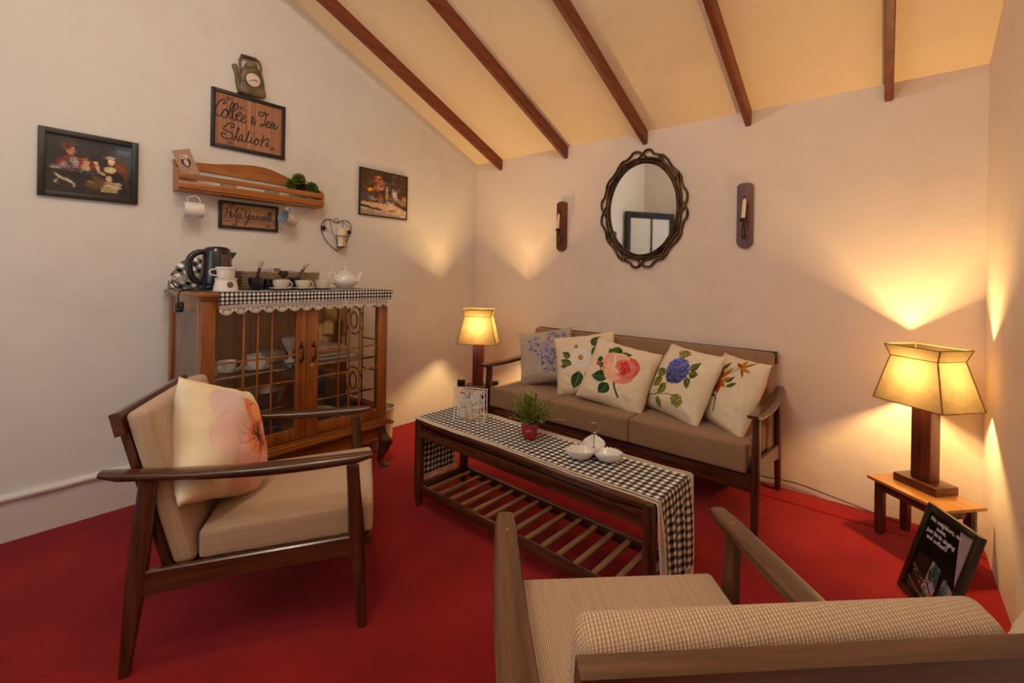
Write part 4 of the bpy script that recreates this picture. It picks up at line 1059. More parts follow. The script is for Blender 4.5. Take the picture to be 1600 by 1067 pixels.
    for sx, x in ((-1, CX0 + .04), (1, CX1 - .03)):
        for sy, y in ((-1, CY0_ + .03), (1, CY1_ - .03)):
            pts = catmull([(0, 0, .255), (.010, .010, .19), (.030, .030, .150), (.024, .024, .10), (.010, .010, .05), (.020, .020, .018), (.028, .028, .008)], 5)
            wds = catmull([(.066,), (.074,), (.078,), (.058,), (.040,), (.044,), (.048,)], 5)
            secs = [sect((x + p[0] * sx, y + p[1] * sy, max(p[2] if i < len(pts) - 1 else 0, 0)), (1, 0, 0), (0, 1, 0), w_[0], w_[0], 12, 2.6) for i, (p, w_) in enumerate(zip(pts, wds))]
            MB().loft(secs).build('foot', wood('walnut', 'z'), r)
    # cloth on top with gingham drop and scalloped crochet lace
    r2 = empty('cabinet_cloth', 'blue black gingham cloth with white scalloped crochet lace draped over the cabinet top', 'cloth', (0, 0, 0))
    ya, yb = -2.178, -1.272; xf = CX1 + .0255
    def P(s, v):   # s 0 back .. ; v along y
        y = ya + (yb - ya) * v; top = xf - .07
        wav = .0025 * math.sin(v * 37) + .002 * math.sin(v * 83 + 1)
        if s <= top: return (.07 + s, y + (.05 - s * .1) * (1 - v) * -.0, T + .002 + .0006 * math.sin(s * 40 + v * 30))
        e = s - top
        if e < .006: return (xf + e * .2, y, T + .002 - e * .6)
        return (xf + .002 + wav * min(1, e / .03), y, T - .001 - (e - .006))
    DR = .062; tot = xf - .07 + DR
    ss = [i * (xf - .07) / 10 for i in range(11)] + [xf - .07 + k for k in (.003, .006, .016, .03, .045, DR)]
    V = []; F = []; U = []; nv = 120
    for s_ in ss:
        for j in range(nv + 1): V.append(P(s_, j / nv))
    for i in range(len(ss) - 1):
        for j in range(nv):
            a = i * (nv + 1) + j; F.append((a, a + 1, a + nv + 2, a + nv + 1)); U.append([(ss[q], k / nv * (yb - ya)) for q, k in ((i, j), (i, j + 1), (i + 1, j + 1), (i + 1, j))])
    mb = MB(); mb.add(V, F, U); o = mb.build('cloth', MAT_GINGS, r2, angle=70, fix=False)
    so = o.modifiers.new('thick', 'SOLIDIFY'); so.thickness = .001; so.offset = 1
    mb = MB(); ztop = T - .001 - (DR - .006) + .003; Ly = yb - ya
    def Q(y, dz, dx=0.0):
        v = (y - ya) / Ly; x = P(tot - .001, v)[0] + .0012 + dx + .0012 * math.sin(v * 60) * (dz / -.045) if dz else P(tot - .001, v)[0] + .0012
        return (x, y, ztop + dz - .006 * max(0, .15 - v) * 6)
    def cord(pts, rr): mb.tube([Q(*p) for p in pts], rr, 4)
    nn = 90
    for dz, rr in ((0, .0016), (-.004, .0014), (-.011, .0012)): cord([(ya + Ly * i / nn, dz) for i in range(nn + 1)], rr)
    # solid narrow band plus rungs
    for i in range(nn * 2): y = ya + Ly * (i + .5) / (nn * 2); cord([(y, -.004), (y, -.011)], .0010)
    ns = 15; p = Ly / ns
    for i in range(ns):
        yc = ya + p * (i + .5)
        cord([(yc - p / 2 + p * k / 10, -.022 - .020 * math.sin(PI * k / 10) ** .8 + (.002 if k % 2 else 0)) for k in range(11)], .0019)
        cord([(yc - p / 2 + p * k / 10, -.018 - .013 * math.sin(PI * k / 10)) for k in range(11)], .0014)
        cord([(yc + .0085 * math.cos(t * PI / 5), -.028 + .0075 * math.sin(t * PI / 5)) for t in range(11)], .0016)
        cord([(yc + .0040 * math.cos(t * PI / 3), -.028 + .0035 * math.sin(t * PI / 3)) for t in range(7)], .0013)
        for k in range(8): a = k * PI / 4; cord([(yc, -.028), (yc + .0085 * math.cos(a), -.028 + .0075 * math.sin(a))], .0009)
        for k in range(-5, 6): cord([(yc + k * p / 11, -.011), (yc + k * p / 11 * .8 + .002 * (-1) ** k, -.019)], .0011); cord([(yc + k * p / 11, -.019), (yc + k * p / 12, -.024 - .016 * math.cos(k / 5.5 * PI / 2))], .0010)
        for sg in (-1, 1):
            for k in range(5): a = k * 2 * PI / 5 + .3; cord([(yc + sg * p * .38, -.020), (yc + sg * p * .38 + .0065 * math.cos(a), -.020 + .006 * math.sin(a))], .0016)
    stuff(mb.build('scalloped_lace', MAT_LACEW, r2, angle=60))

def cup_shape(mb, r, h, c=(0, 0, 0), wall=.0028, foot=.55, n=28):
    mb.lathe([(0, .003), (r * foot, .0), (r * foot, .004), (r * .80, h * .25), (r * .96, h * .6), (r, h), (r - wall, h), (r * .92 - wall, h * .6), (r * .72, h * .27), (0, .008)], n, c)
def handle(mb, c, ang, r, h, s=.013, t=.0028):
    ca, sa = math.cos(ang), math.sin(ang)
    P = [(r * .94, h * .82), (r + s * .7, h * .88), (r + s * 1.35, h * .62), (r + s * .95, h * .30), (r * .86, h * .22)]
    mb.tube(catmull([(c[0] + a * ca, c[1] + a * sa, c[2] + b) for a, b in P], 5), t, 8)

def build_cabinet_contents():
    sx = .03
    g = 'white cups and saucers inside the cabinet'
    for lb, x, y, z, a in (('white cup on the cabinet glass shelf nearest the left door post', .34, -2.075, .0, -.1),
                        ('white cup in front of another on the cabinet glass shelf', .37, -1.948, .0, .2), ('white cup farthest back on the cabinet glass shelf', .25, -1.905, 0, .1)):
        z = .650
        s = empty('saucer', lb.replace('white cup', 'white saucer under the cup'), 'saucer', (x, y, z), 0, 'white saucers inside the cabinet')
        MB().lathe([(0, .002), (.03, 0), (.055, .008), (.066, .014), (.066, .016), (.05, .010), (.028, .004), (0, .004)], 30).build('dish', MAT_CER, s)
        c = empty('tea_cup', lb, 'cup', (x, y, z + .0045), a + PI / 2, g)
        mb = MB(); cup_shape(mb, .045, .052); mb.build('bowl', MAT_CER, c); mb = MB(); handle(mb, (0, 0, 0), 0, .045, .052, .016); mb.build('handle', MAT_CER, c)
    j = empty('glass_jar', 'clear ribbed glass jar at the left end of the cabinet shelf', 'jar', (.40, -2.150, .650))
    MB().lathe([(0, 0), (.020, 0), (.021, .02), (.021, .085), (.017, .095), (.017, .10), (.020, .104), (.020, .125), (.018, .125), (.018, .104)], 20).build('glass_body', MAT_JAR, j)
    MB().lathe([(0, .003), (.018, .003), (.018, .07), (0, .072)], 16).build('contents', plain('pale_sugar', (.62, .55, .42), .9), j)
    # folded cloths, each its own thing
    z = .650
    for i, (lb, mat, h, dx, l) in enumerate((('white lace cloth folded at the bottom of the pile behind the right cabinet door', MAT_LACEW, .018, .0, .27), ('grey green patterned cloth folded in the pile behind the right cabinet door', MAT_CLOTHG, .020, .01, .26), ('dusty pink cloth folded in the middle of the cabinet cloth pile', MAT_CLOTHP, .024, -.01, .24), ('dusty pink ruffled cloth on top of the cabinet cloth pile', MAT_CLOTHP, .022, .015, .20))):
        def mf(p, h_, i=i, dx=dx, z=z, h=h):
            k = mnoise.noise(Vector((p[0] * 14 + i * 3, p[1] * 14, i * 2.2))); return (.25 + dx + p[0] + .006 * k, -1.535 + p[1] + .008 * k - .01 * i, z + h / 2 + p[2] + .004 * k * (1 if p[2] > 0 else 0))
        o = MB().rbox((0, 0, 0), (.24, l, h), h * .45, 3, 8, mf).build('folded_cloth', mat, angle=60); tag(o, lb, 'cloth', 'folded cloths inside the cabinet'); z += h * .93
    o = MB(); 
    prof = [(0, 0), (.032, 0), (.030, .006), (.012, .018), (.010, .045), (.024, .075), (.040, .105), (.046, .13), (.044, .13), (.036, .105), (.018, .072), (.004, .05)]
    o.lathe(prof, 24); ob = o.build('goblet', MAT_CER, loc=(.27, -1.735, .650)); tag(ob, 'white footed goblet standing behind the middle stiles of the cabinet', 'goblet')
    def mf2(p, h): k = mnoise.noise(Vector((p[0] * 25, p[1] * 25, 1))); return (.20 + p[0], -1.815 + p[1] + .01 * k, .650 + .032 + p[2] + .008 * k)
    ob = MB().rbox((0, 0, 0), (.13, .12, .06), .02, 3, 8, mf2).build('fabric_flower_bunch', MAT_CLOTHG, angle=70); tag(ob, 'grey green crumpled fabric bunch on the cabinet shelf left of the stiles', 'cloth')
    # roasting pan below
    p = empty('roasting_pan', 'rectangular aluminium roasting pan on the lower cabinet shelf behind the left door', 'pan', (.27, -1.935, .4555))
    V = []; F = []
    def rr(l, w, z): return sect((0, 0, z), (1, 0, 0), (0, 1, 0), w, l, 24, 6)
    mb = MB(); mb.loft([rr(.25, .17, 0), rr(.27, .19, .045), rr(.29, .205, .065), rr(.285, .20, .066), rr(.262, .182, .045), rr(.24, .16, .004)]); mb.build('tray', MAT_PAN, p)
    for sg in (-1, 1):
        MB().tube(catmull([(-.04, sg * .142, .062), (-.035, sg * .165, .068), (.035, sg * .165, .068), (.04, sg * .142, .062)], 5), .003, 8).build('handle', MAT_BRASS, p)
    b = empty('striped_tin', 'dark striped round tin on the lower cabinet shelf behind the right door', 'tin', (.26, -1.60, .4555))
    mb = MB(); prof = [(0, 0), (.075, 0)]
    for k in range(9): prof += [(.078, .006 + k * .010), (.074, .011 + k * .010)]
    prof += [(.076, .10), (.070, .108), (0, .110)]
    mb.lathe(prof, 36); mb.build('body', MAT_DARKC, b)
    # bottom: stacked plates and dark cloths
    for i in range(4):
        o = MB().lathe([(0, .002), (.06, 0), (.10, .012), (.115, .016), (.115, .018), (.095, .014), (.06, .004), (0, .004)], 34).build('dinner_plate', MAT_CER if i != 2 else plain('dark_patterned_plate', (.08, .07, .07), .3, var=.6, scale=90), loc=(.30, -1.60, .2965 + i * .012))
        tag(o, ('patterned', 'white', 'dark', 'white')[0] and ('lowest', 'second lowest', 'dark patterned', 'topmost')[i] + ' plate of the stack on the cabinet floor behind the right door', 'plate', 'stacked plates on the cabinet floor')
    for i, (x, y, w, l, h, lb) in enumerate(((.25, -1.42, .16, .14, .07, 'black patterned cloth bundle at the right end of the cabinet floor'), (.28, -1.98, .24, .30, .06, 'dark tray cloth bundle on the cabinet floor behind the left door'))):
        def mf3(p, h_, i=i): k = mnoise.noise(Vector((p[0] * 22 + i, p[1] * 22, p[2] * 20))); return (x + p[0] + .008 * k, y + p[1] + .008 * k, .297 + h / 2 + p[2] + (.008 * k if p[2] > -.01 else 0))
        o = MB().rbox((0, 0, 0), (w, l, h), .02, 3, 8, mf3).build('dark_cloth_bundle', MAT_DARKC, angle=60); tag(o, lb, 'cloth')

# ------------------------------------------------------------------ things on top of the cabinet
def build_on_cabinet():
    Z = CTOP + .0035
    # kettle
    k = empty('electric_kettle', 'black plastic electric kettle with a big loop handle on the left of the cabinet top', 'kettle', (.285, -2.105, Z), 0)
    MB().lathe([(0, 0), (.072, 0), (.074, .006), (.074, .020), (.066, .024), (0, .024)], 34).build('power_base', MAT_BLACK, k)
    MB().lathe([(0, .024), (.064, .024), (.068, .032), (.066, .09), (.062, .15), (.059, .186), (.057, .192), (0, .193)], 40).build('body', MAT_BLACK, k)
    MB().lathe([(.057, .190), (.054, .200), (.042, .208), (.028, .211), (.016, .210), (.014, .206), (0, .206)], 34).build('lid', MAT_BLACK, k)
    MB().tube(catmull([(0, -.052, .183), (0, -.085, .178), (0, -.112, .150), (0, -.116, .105), (0, -.104, .062), (0, -.080, .040), (0, -.058, .042)], 6), lambda t: .0105 + .003 * math.sin(PI * t), 14, flat=1.15).build('handle', MAT_BLACK, k)
    MB().loft([[(-.022, .050, .130), (.022, .050, .130), (.020, .050, .188), (-.020, .050, .188)], [(-.010, .068, .158), (.010, .068, .158), (.016, .070, .186), (-.016, .070, .186)], [(-.003, .084, .180), (.003, .084, .180), (.008, .085, .187), (-.008, .085, .187)]]).build('spout', MAT_BLACK, k)
    mb = MB(); mb.box((.0635, -.004, .065), (.0665, .026, .172), .001); mb.build('water_window', plain('smoked_window', (.06, .035, .02), .1, coat=.6), k)
    MB().tube(catmull([(.06, -.05, .012), (.10, -.09, .004), (.14, -.14, .006), (.10, -.17, .03), (.02, -.185, .045), (-.0, -.16, .01), (.06, -.12, .004), (.12, -.165, .004), (.138, -.185, -.002), (.140, -.190, -.02), (.140, -.188, -.045)], 7), .0032, 8).build('power_cord', MAT_BLACK, k)
    mb = MB(); mb.rbox((.140, -.187, -.068), (.030, .034, .046), .008, 3, 1); mb.build('plug', MAT_BLACK, k)
    mb = MB()
    for dy in (-.010, .010): mb.box((.155, -.187 + dy - .003, -.078), (.168, -.187 + dy + .003, -.076))
    mb.box((.155, -.189, -.062), (.170, -.185, -.058)); mb.build('plug_pins', MAT_STEEL, k)
    # tea cosy: padded half round with lace band
    c = empty('tea_cosy', 'black and white checked half round tea cosy behind the kettle', 'cosy', (.135, -2.155, Z), .15)
    mb = MB(); V = []; F = []; U = []; n, m = 26, 12
    Rc, th = .118, .036
    for i in range(n + 1):
        a = PI * i / n
        for s_ in (0, 1):
            for j in range(m + 1):
                q = j / m; y = -math.cos(a) * Rc * q; z = math.sin(a) * Rc * 1.32 * q
                t = th * (1 - q ** 3) ** .5 * (1 if z > 0 else 1); V.append(((t if s_ else -t), y, z))
    for i in range(n):
        for s_ in (0, 1):
            for j in range(m):
                a0 = (i * 2 + s_) * (m + 1) + j; a1 = ((i + 1) * 2 + s_) * (m + 1) + j
                f = (a0, a1, a1 + 1, a0 + 1); F.append(f if s_ else f[::-1]); uv = [(V[q][1] + V[q][2] * .5, V[q][2] - V[q][1] * .5) for q in F[-1]]; U.append(uv)
    mb.add(V, F, U); mb.build('padded_cover', MAT_GINGC, c, angle=60, fix=False)
    mb = MB()
    for i in range(12):
        y = -.108 + i * .0195; ex = th * .92 * (1 - min(1, abs(y) / Rc) ** 3) ** .5
        mb.tube([(ex + .005, y + .010 * math.cos(t * PI / 5), .052 + .010 * math.sin(t * PI / 5)) for t in range(10)], .0022, 4, closed=True)
        mb.tube([(ex + .005, y + .004 * math.cos(t * PI / 3), .052 + .004 * math.sin(t * PI / 3)) for t in range(6)], .0018, 4, closed=True)
        mb.tube([(ex + .005, y - .01, .068), (ex + .005, y, .062), (ex + .005, y + .01, .068)], .0018, 4); mb.tube([(ex + .005, y - .01, .036), (ex + .005, y, .042), (ex + .005, y + .01, .036)], .0018, 4)
    stuff(mb.build('lace_band', MAT_LACEW, c))
    MB().lathe([(0, 0), (.010, .002), (.013, .012), (.007, .022), (0, .024)], 12, (0, .01, .152)).build('top_knot', MAT_LACEW, c)
    # warmer: trapezoid base with a dark disc as its round hole and cup on it
    w = empty('tealight_warmer', 'cream ceramic warmer base with a round hole in front of the kettle', 'warmer', (.42, -2.108, Z), 0)
    mb = MB(); mb.lathe([(0, .002), (.052, 0), (.049, .020), (.043, .050), (.046, .054), (.046, .060), (.038, .060), (.037, .05), (.043, .02), (.044, .006), (0, .006)], 34); mb.build('body', MAT_CERM, w)
    mb = MB(); mb.lathe([(0, .001), (.0125, .001), (.0135, .0), (.015, -.004)], 20); mb.xf(lambda q: (.0488 + q[2] * .3 - .14 * q[1], q[0] * .9 + .002, .029 + q[1])); mb.build('hole', plain('warmer_hole_shade', (.12, .11, .09), .8), w)  # disc laid on the body; the shade inside the hole is its dark colour
    cu = empty('mug', 'cream ceramic cup with handle stacked on the warmer', 'cup', (.42, -2.108, Z + .0605), 0)
    mb = MB(); mb.lathe([(0, .002), (.034, 0), (.036, .004), (.039, .040), (.043, .044), (.043, .052), (.039, .052), (.036, .042), (.033, .006), (0, .006)], 34); mb.build('bowl', MAT_CERM, cu)
    mb = MB(); handle(mb, (0, 0, 0), -PI / 2 - .1, .040, .046, .020, .0032); mb.build('handle', MAT_CERM, cu)
    # basket
    b = empty('wicker_basket', 'long low woven wicker basket at the back of the cabinet top', 'basket', (.205, -1.79, Z), 0)
    L, Wd, H = .40, .17, .088; nW = 11
    for side in range(4):
        mb = MB()
        for k_ in range(nW):
            z = .006 + H * k_ / nW; off = k_ % 2
            if side in (0, 2):
                n = 26; x = (Wd / 2) * (1 if side == 0 else -1); pts = [(x + .0028 * (1 if (i + off) % 2 else -1), -L / 2 + L * i / n, z + .0008 * math.sin(i * 3.1 + k_)) for i in range(n + 1)]
            else:
                n = 12; y = (L / 2) * (1 if side == 1 else -1); pts = [(-Wd / 2 + Wd * i / n, y + .0028 * (1 if (i + off) % 2 else -1), z + .0008 * math.sin(i * 2.7 + k_)) for i in range(n + 1)]
            mb.tube(pts, .0040, 5)
        stuff(mb.build('woven_side', MAT_WICKER, b, angle=70))
    mb = MB(); mb.tube([(-Wd / 2, -L / 2, H), (Wd / 2, -L / 2, H), (Wd / 2, L / 2, H), (-Wd / 2, L / 2, H)], .0065, 8, closed=True); mb.build('rim', MAT_WICKER, b)
    MB().box((-Wd / 2 + .003, -L / 2 + .003, 0), (Wd / 2 - .003, L / 2 - .003, .004)).build('bottom', MAT_WICKER, b)
    MB().box((-.05, -.004, .004), (.05, .002, .112)).build('divider', MAT_WICKER, b)
    for i, (lb, yy, h, ang) in enumerate((('pale lavender card standing in the middle of the wicker basket', -1.80, .108, .0), ('grey folded paper leaning in the right half of the wicker basket', -1.72, .098, .25))):
        o = MB().prism([(-.055, 0), (.055, 0), (.055, h * .7), (.02, h), (-.055, h * .92)], 'x', -.001, .001).build('paper_card', MAT_PAPER, loc=(.185 + i * .02, yy, Z + .006)); o.rotation_euler = (0, ang * .6, 0); tag(o, lb, 'card')
    # black bowls
    for lb, x, y, s_ in (('black glazed bowl holding a corked tube on the cabinet cloth', .385, -1.962, 1), ('black glazed bowl behind the leftmost dotted cup', .34, -1.892, .9), ('black glazed bowl behind the rightmost dotted cups', .33, -1.745, 1.0), ):
        o = MB().lathe([(0, .004), (.020, 0), (.024, .004), (.033, .025), (.0355, .050), (.036, .062), (.0325, .062), (.031, .045), (.022, .012), (0, .009)], 30).build('black_bowl', MAT_BLKCER, loc=(x, y, Z)); o.scale = (s_, s_, s_); tag(o, lb, 'bowl', 'black bowls on the cabinet top')
    # corked tubes leaning in bowls
    for lb, x, y, z, dy, ln in (('corked glass tube of tea leaves leaning out of the leftmost black bowl', .380, -1.968, .014, .36, .135), ('corked glass tube leaning out of the bowl beside the teapot', .335, -1.765, .016, .95, .15)):
        t = empty('corked_tube', lb, 'tube', (x, y, Z + z), 0, 'corked glass tubes on the cabinet', rot=(-dy * .62, .05, 0))
        MB().lathe([(0, 0), (.006, .001), (.0085, .008), (.0085, ln - .02)], 16).build('glass_tube', MAT_JAR, t)
        MB().lathe([(0, .002), (.0065, .004), (.0065, ln - .035), (0, ln - .033)], 12).build('contents', plain('brown_tea', (.10, .05, .03), .9, var=.6, scale=300) if not bpy.data.materials.get('brown_tea') else bpy.data.materials['brown_tea'], t)
        MB().lathe([(0, ln - .026), (.0095, ln - .026), (.011, ln), (0, ln + .001)], 14).build('cork', MAT_CORK, t)
    # dotted cups on saucers
    cv = Canvas(512, 128, (.86, .82, .74)); rn = random.Random(11)
    for i in range(700): cv.ell((i % 70) / 70 + rn.uniform(0, .008), .06 + (i // 70) * .093 + (i % 2) * .045, .0042, .0042, rn.choice([(.12, .12, .10), (.16, .14, .12), (.30, .26, .2)]), .95)
    for i in range(2): cv.leaf(.5 * i + .04, .2, 1.0, .05, .008, (.10, .16, .10)); cv.leaf(.5 * i + .05, .2, 2.2, .04, .008, (.10, .16, .10)); cv.leaf(.5 * i + .045, .2, 1.6, .06, .008, (.08, .12, .08))
    cm = cv.mat('dotted_cup_print', .2, .4)
    cm2s = []
    for i, (lb, y) in enumerate((('dotted white cup leftmost of the three on the cabinet cloth', -1.858), ('dotted white cup in the middle of the three on the cabinet cloth', -1.742), ('dotted white cup next to the white teapot', -1.632))):
        x = .425 - .004 * i
        s = empty('saucer', lb.replace('dotted white cup', 'white saucer under the dotted cup'), 'saucer', (x, y, Z), 0, 'white saucers on the cabinet cloth')
        MB().lathe([(0, .002), (.026, 0), (.045, .006), (.058, .011), (.058, .0125), (.044, .009), (.026, .0035), (0, .0035)], 30).build('dish', MAT_CER, s)
        c = empty('dotted_cup', lb, 'cup', (x, y, Z + .0038), .25, 'dotted cups on the cabinet cloth')
        mb = MB(); V = []; F = []; U = []; n = 36; prof = [(.022, .0), (.0225, .003), (.030, .010), (.036, .022), (.0385, .036), (.039, .046)]
        for q, (rr_, zz) in enumerate(prof):
            for j in range(n): V.append((rr_ * math.cos(2 * PI * j / n), rr_ * math.sin(2 * PI * j / n), zz))
        for q in range(len(prof) - 1):
            for j in range(n):
                F.append((q * n + j, q * n + (j + 1) % n, (q + 1) * n + (j + 1) % n, (q + 1) * n + j)); z0, z1 = prof[q][1] / .046, prof[q + 1][1] / .046
                U.append([(j / n, z0), ((j + 1) / n, z0), ((j + 1) / n, z1), (j / n, z1)])
        mb.add(V, F, U); mb.build('patterned_wall', cm, c, fix=False)
        MB().lathe([(.039, .046), (.037, .046), (.036, .034), (.028, .012), (0, .006)], n).build('inside', MAT_CER, c)
        mb = MB(); handle(mb, (0, 0, 0), PI / 2 - .25 + .1, .038, .044, .015, .0026); mb.build('handle', MAT_CER, c)
    o = MB().lathe([(0, .003), (.022, 0), (.028, .010), (.032, .03), (.034, .052), (.031, .052), (.028, .03), (0, .008)], 26).build('sugar_bowl', MAT_CERM, loc=(.35, -1.815, Z)); tag(o, 'small pale sugar bowl between the dotted cups', 'bowl')
    # pine cone on basket rim area
    p = empty('pine_cone', 'dark brown pine cone on the sugar bowl in front of the wicker basket', 'cone', (.352, -1.815, Z + .055), 0)
    mb = MB()
    for k_ in range(46):
        t = k_ / 46; a = k_ * 2.4; z = .002 + .036 * t; rr_ = .021 * math.sin(PI * (.18 + .78 * (1 - t))) + .004
        ca, sa = math.cos(a), math.sin(a)
        mb.add([(ca * .003, sa * .003, z), (ca * rr_ - sa * .006, sa * rr_ + ca * .006, z + .007), (ca * (rr_ + .003), sa * (rr_ + .003), z + .010), (ca * rr_ + sa * .006, sa * rr_ - ca * .006, z + .007), (ca * rr_ * .9, sa * rr_ * .9, z + .003)],
               [(0, 1, 2), (0, 2, 3), (0, 4, 1), (0, 3, 4), (1, 4, 2), (2, 4, 3)])
    mb.build('scales', MAT_CONE, p, angle=20)
    # teapot
    t = empty('teapot', 'round white ceramic teapot at the right of the cabinet top', 'teapot', (.32, -1.443, Z), PI / 2 - .12)
    MB().lathe([(0, .004), (.036, 0), (.038, .005), (.058, .018), (.072, .040), (.070, .062), (.056, .080), (.046, .086), (.047, .092), (.044, .094)], 44).build('body', MAT_CER, t)
    MB().lathe([(.046, .092), (.038, .098), (.020, .105), (.008, .108), (.006, .112), (.011, .118), (.011, .124), (.006, .128), (0, .129)], 36).build('lid', MAT_CER, t)
    MB().tube(catmull([(.060, 0, .035), (.082, 0, .046), (.092, 0, .070), (.104, 0, .092), (.116, 0, .100)], 6), lambda q: .015 - .0095 * q, 14).build('spout', MAT_CER, t)
    MB().tube(catmull([(-.058, 0, .078), (-.075, 0, .094), (-.094, 0, .088), (-.096, 0, .066), (-.082, 0, .042), (-.066, 0, .034)], 6), .0048, 10).build('handle', MAT_CER, t)

# ------------------------------------------------------------------ on the coffee table
def build_on_table():
    Z = CT['H'] + .0045
    # napkin holder: two pierced rose plates
    c = ctw(-.391, -.006, Z); r = empty('napkin_holder', 'white pierced metal napkin holder with rose pattern on the coffee table', 'napkin holder', c, CT['th'] + .458)
    w, h = .153, .152
    rn = random.Random(21)
    for y in (-.020, .020):
        mb = MB()
        def st(pts, r_=.0016, closed=False): mb.tube([(p[0] - w / 2, y, p[1]) for p in pts], r_ * 1.4, 4, closed=closed, up=(0, 1, 0), flat=.4)
        q = .008; st(catmull([(q, 0), (w - q, 0), (w, q), (w, h - q), (w - q, h), (q, h), (0, h - q), (0, q)], 3, True), .0026, True)
        q = .016; st([(q, q * .6), (w - q, q * .6), (w - q, h - q * .6), (q, h - q * .6)], .0016, True)
        for k in range(5): st([(w * (k + .5) / 5, h - .010), (w * (k + .5) / 5, h)], .0013); st([(0, h * (k + .5) / 5), (.016, h * (k + .5) / 5)], .0013); st([(w - .016, h * (k + .5) / 5), (w, h * (k + .5) / 5)], .0013)
        for cx, cy, R in ((.050, .098, .026), (.108, .116, .024), (.098, .050, .029), (.040, .040, .020), (.075, .080, .012), (.126, .080, .012)):
            sp = []
            for i in range(40):
                a = i * .42; rr = R * .12 + R * .72 * i / 40 + .0012 * math.sin(a * 2.5); sp.append((cx + rr * math.cos(a), cy + rr * math.sin(a)))
            st(sp, .0019)
            for k in range(6):
                a = k * PI / 3 + rn.random(); st(catmull([(cx + R * .75 * math.cos(a - .5), cy + R * .75 * math.sin(a - .5)), (cx + R * 1.12 * math.cos(a), cy + R * 1.12 * math.sin(a)), (cx + R * .75 * math.cos(a + .5), cy + R * .75 * math.sin(a + .5))], 4), .0030)
        for k in range(34):
            x, z = rn.uniform(.022, w - .022), rn.uniform(.016, h - .016); a = rn.uniform(0, PI); l = rn.uniform(.008, .014)
            st(catmull([(x - l * math.cos(a), z - l * math.sin(a)), (x + .002, z + .002), (x + l * math.cos(a), z + l * math.sin(a))], 3), .0026)
        mb.build('pierced_plate', MAT_WPAINT, r, angle=30)
    for x in (-w / 2 + .012, 0, w / 2 - .012): MB().tube([(x, -.021, .003), (x, .021, .003)], .0024, 6).build('base_bar', MAT_WPAINT, r)
    o = MB().rbox((0, 0, 0), (.10, .016, .085), .003, 2, 3, lambda p, h_: (p[0], p[1] + .002 * math.sin(p[0] * 60), p[2] + .049)).build('paper_napkins', MAT_NAPK); o.location = c; o.rotation_euler = (0, 0, CT['th'] + .458)
    tag(o, 'yellowish paper napkins inside the white napkin holder', 'napkins')
    # fern in the red pot
    c = ctw(-.028, .008, Z); r = empty('potted_fern', 'small feathery green plant in a glossy red cup on the gingham runner', 'plant', c)
    MB().lathe([(0, .004), (.020, 0), (.026, .003), (.034, .022), (.0375, .045), (.0375, .066), (.0385, .070), (.035, .070), (.034, .062), (0, .060)], 34).build('pot', MAT_RED, r)
    MB().lathe([(.0335, .062), (.032, .068), (0, .071)], 24).build('gravel', MAT_SOIL, r)
    mb = MB()
    mb.tube([(.0376 + .0012, -.012, .046), (.0376 + .0012, 0.0, .041), (.0376 + .001, .012, .047)], .0012, 5); mb.lathe([(0, 0), (.003, .001), (0, .003)], 8, (.0378, 0, .050))
    mb.xf(lambda q: (q[0] * math.cos(-1.05) - q[1] * math.sin(-1.05), q[0] * math.sin(-1.05) + q[1] * math.cos(-1.05), q[2])); mb.build('white_motif', MAT_CER, r)
    mb = MB(); rn = random.Random(9); right = Vector((.77, .638, 0))
    for k in range(105):
        a = rn.uniform(0, 2 * PI); sp = rn.uniform(.2, 1.0)
        L = rn.uniform(.095, .145) * (1.06 - .12 * sp)
        if k < 3: a = .69 + (-.25, .1, .3)[k]; sp = 1.0; L = .155
        if k in (3, 4): a = 3.7; sp = .15; L = .13
        d = Vector((math.cos(a) * sp, math.sin(a) * sp, .26 + (1 - sp) * 1.2)).normalized(); p = Vector((rn.uniform(-.014, .014), rn.uniform(-.014, .014), .066)); pts = [p.copy()]
        ns = 9
        for i in range(ns):
            d = (d + Vector((0, 0, .05 if i < 4 else -.07)) + Vector((rn.uniform(-.08, .08), rn.uniform(-.08, .08), rn.uniform(-.05, .05)))).normalized(); p = p + d * L / ns; pts.append(p.copy())
        mb.tube(pts, .0007, 3)
        for i in range(2, ns + 1):
            dd = (pts[i] - pts[i - 1]).normalized(); sd = dd.cross(Vector((rn.uniform(-.4, .4), rn.uniform(-.4, .4), 1))).normalized()
            for sg in (-1, 1):
                for q in (0, .5):
                    b = pts[i - 1].lerp(pts[i], q); l = .0150 * (1.1 - .45 * i / ns) * rn.uniform(.8, 1.2); e = (sd * sg + dd * .9 + Vector((0, 0, rn.uniform(-.3, .4)))).normalized()
                    n2 = e.cross(dd).normalized() if e.cross(dd).length > 1e-4 else Vector((0, 0, 1)); wv = e.cross(n2) * l * .30
                    mb.add([b, b + e * l * .5 + wv, b + e * l, b + e * l * .5 - wv], [(0, 1, 2, 3)])
    stuff(mb.build('foliage', MAT_LEAF, r, angle=180, fix=False))
    mb = MB()
    for q in ((-.050, -.045, .105), (-.034, -.052, .092), (.03, -.03, .115)): mb.lathe([(0, 0), (.0035, .002), (.0035, .005), (0, .007)], 8, q)
    mb.build('berry', MAT_RED, r)
    # three lobed dish with ring handle
    c = (1.935, -1.298, CT['H'] + .0045); r = empty('relish_dish', 'white three bowl ceramic dish with steel ring handle on the runner', 'dish', c, math.radians(299))
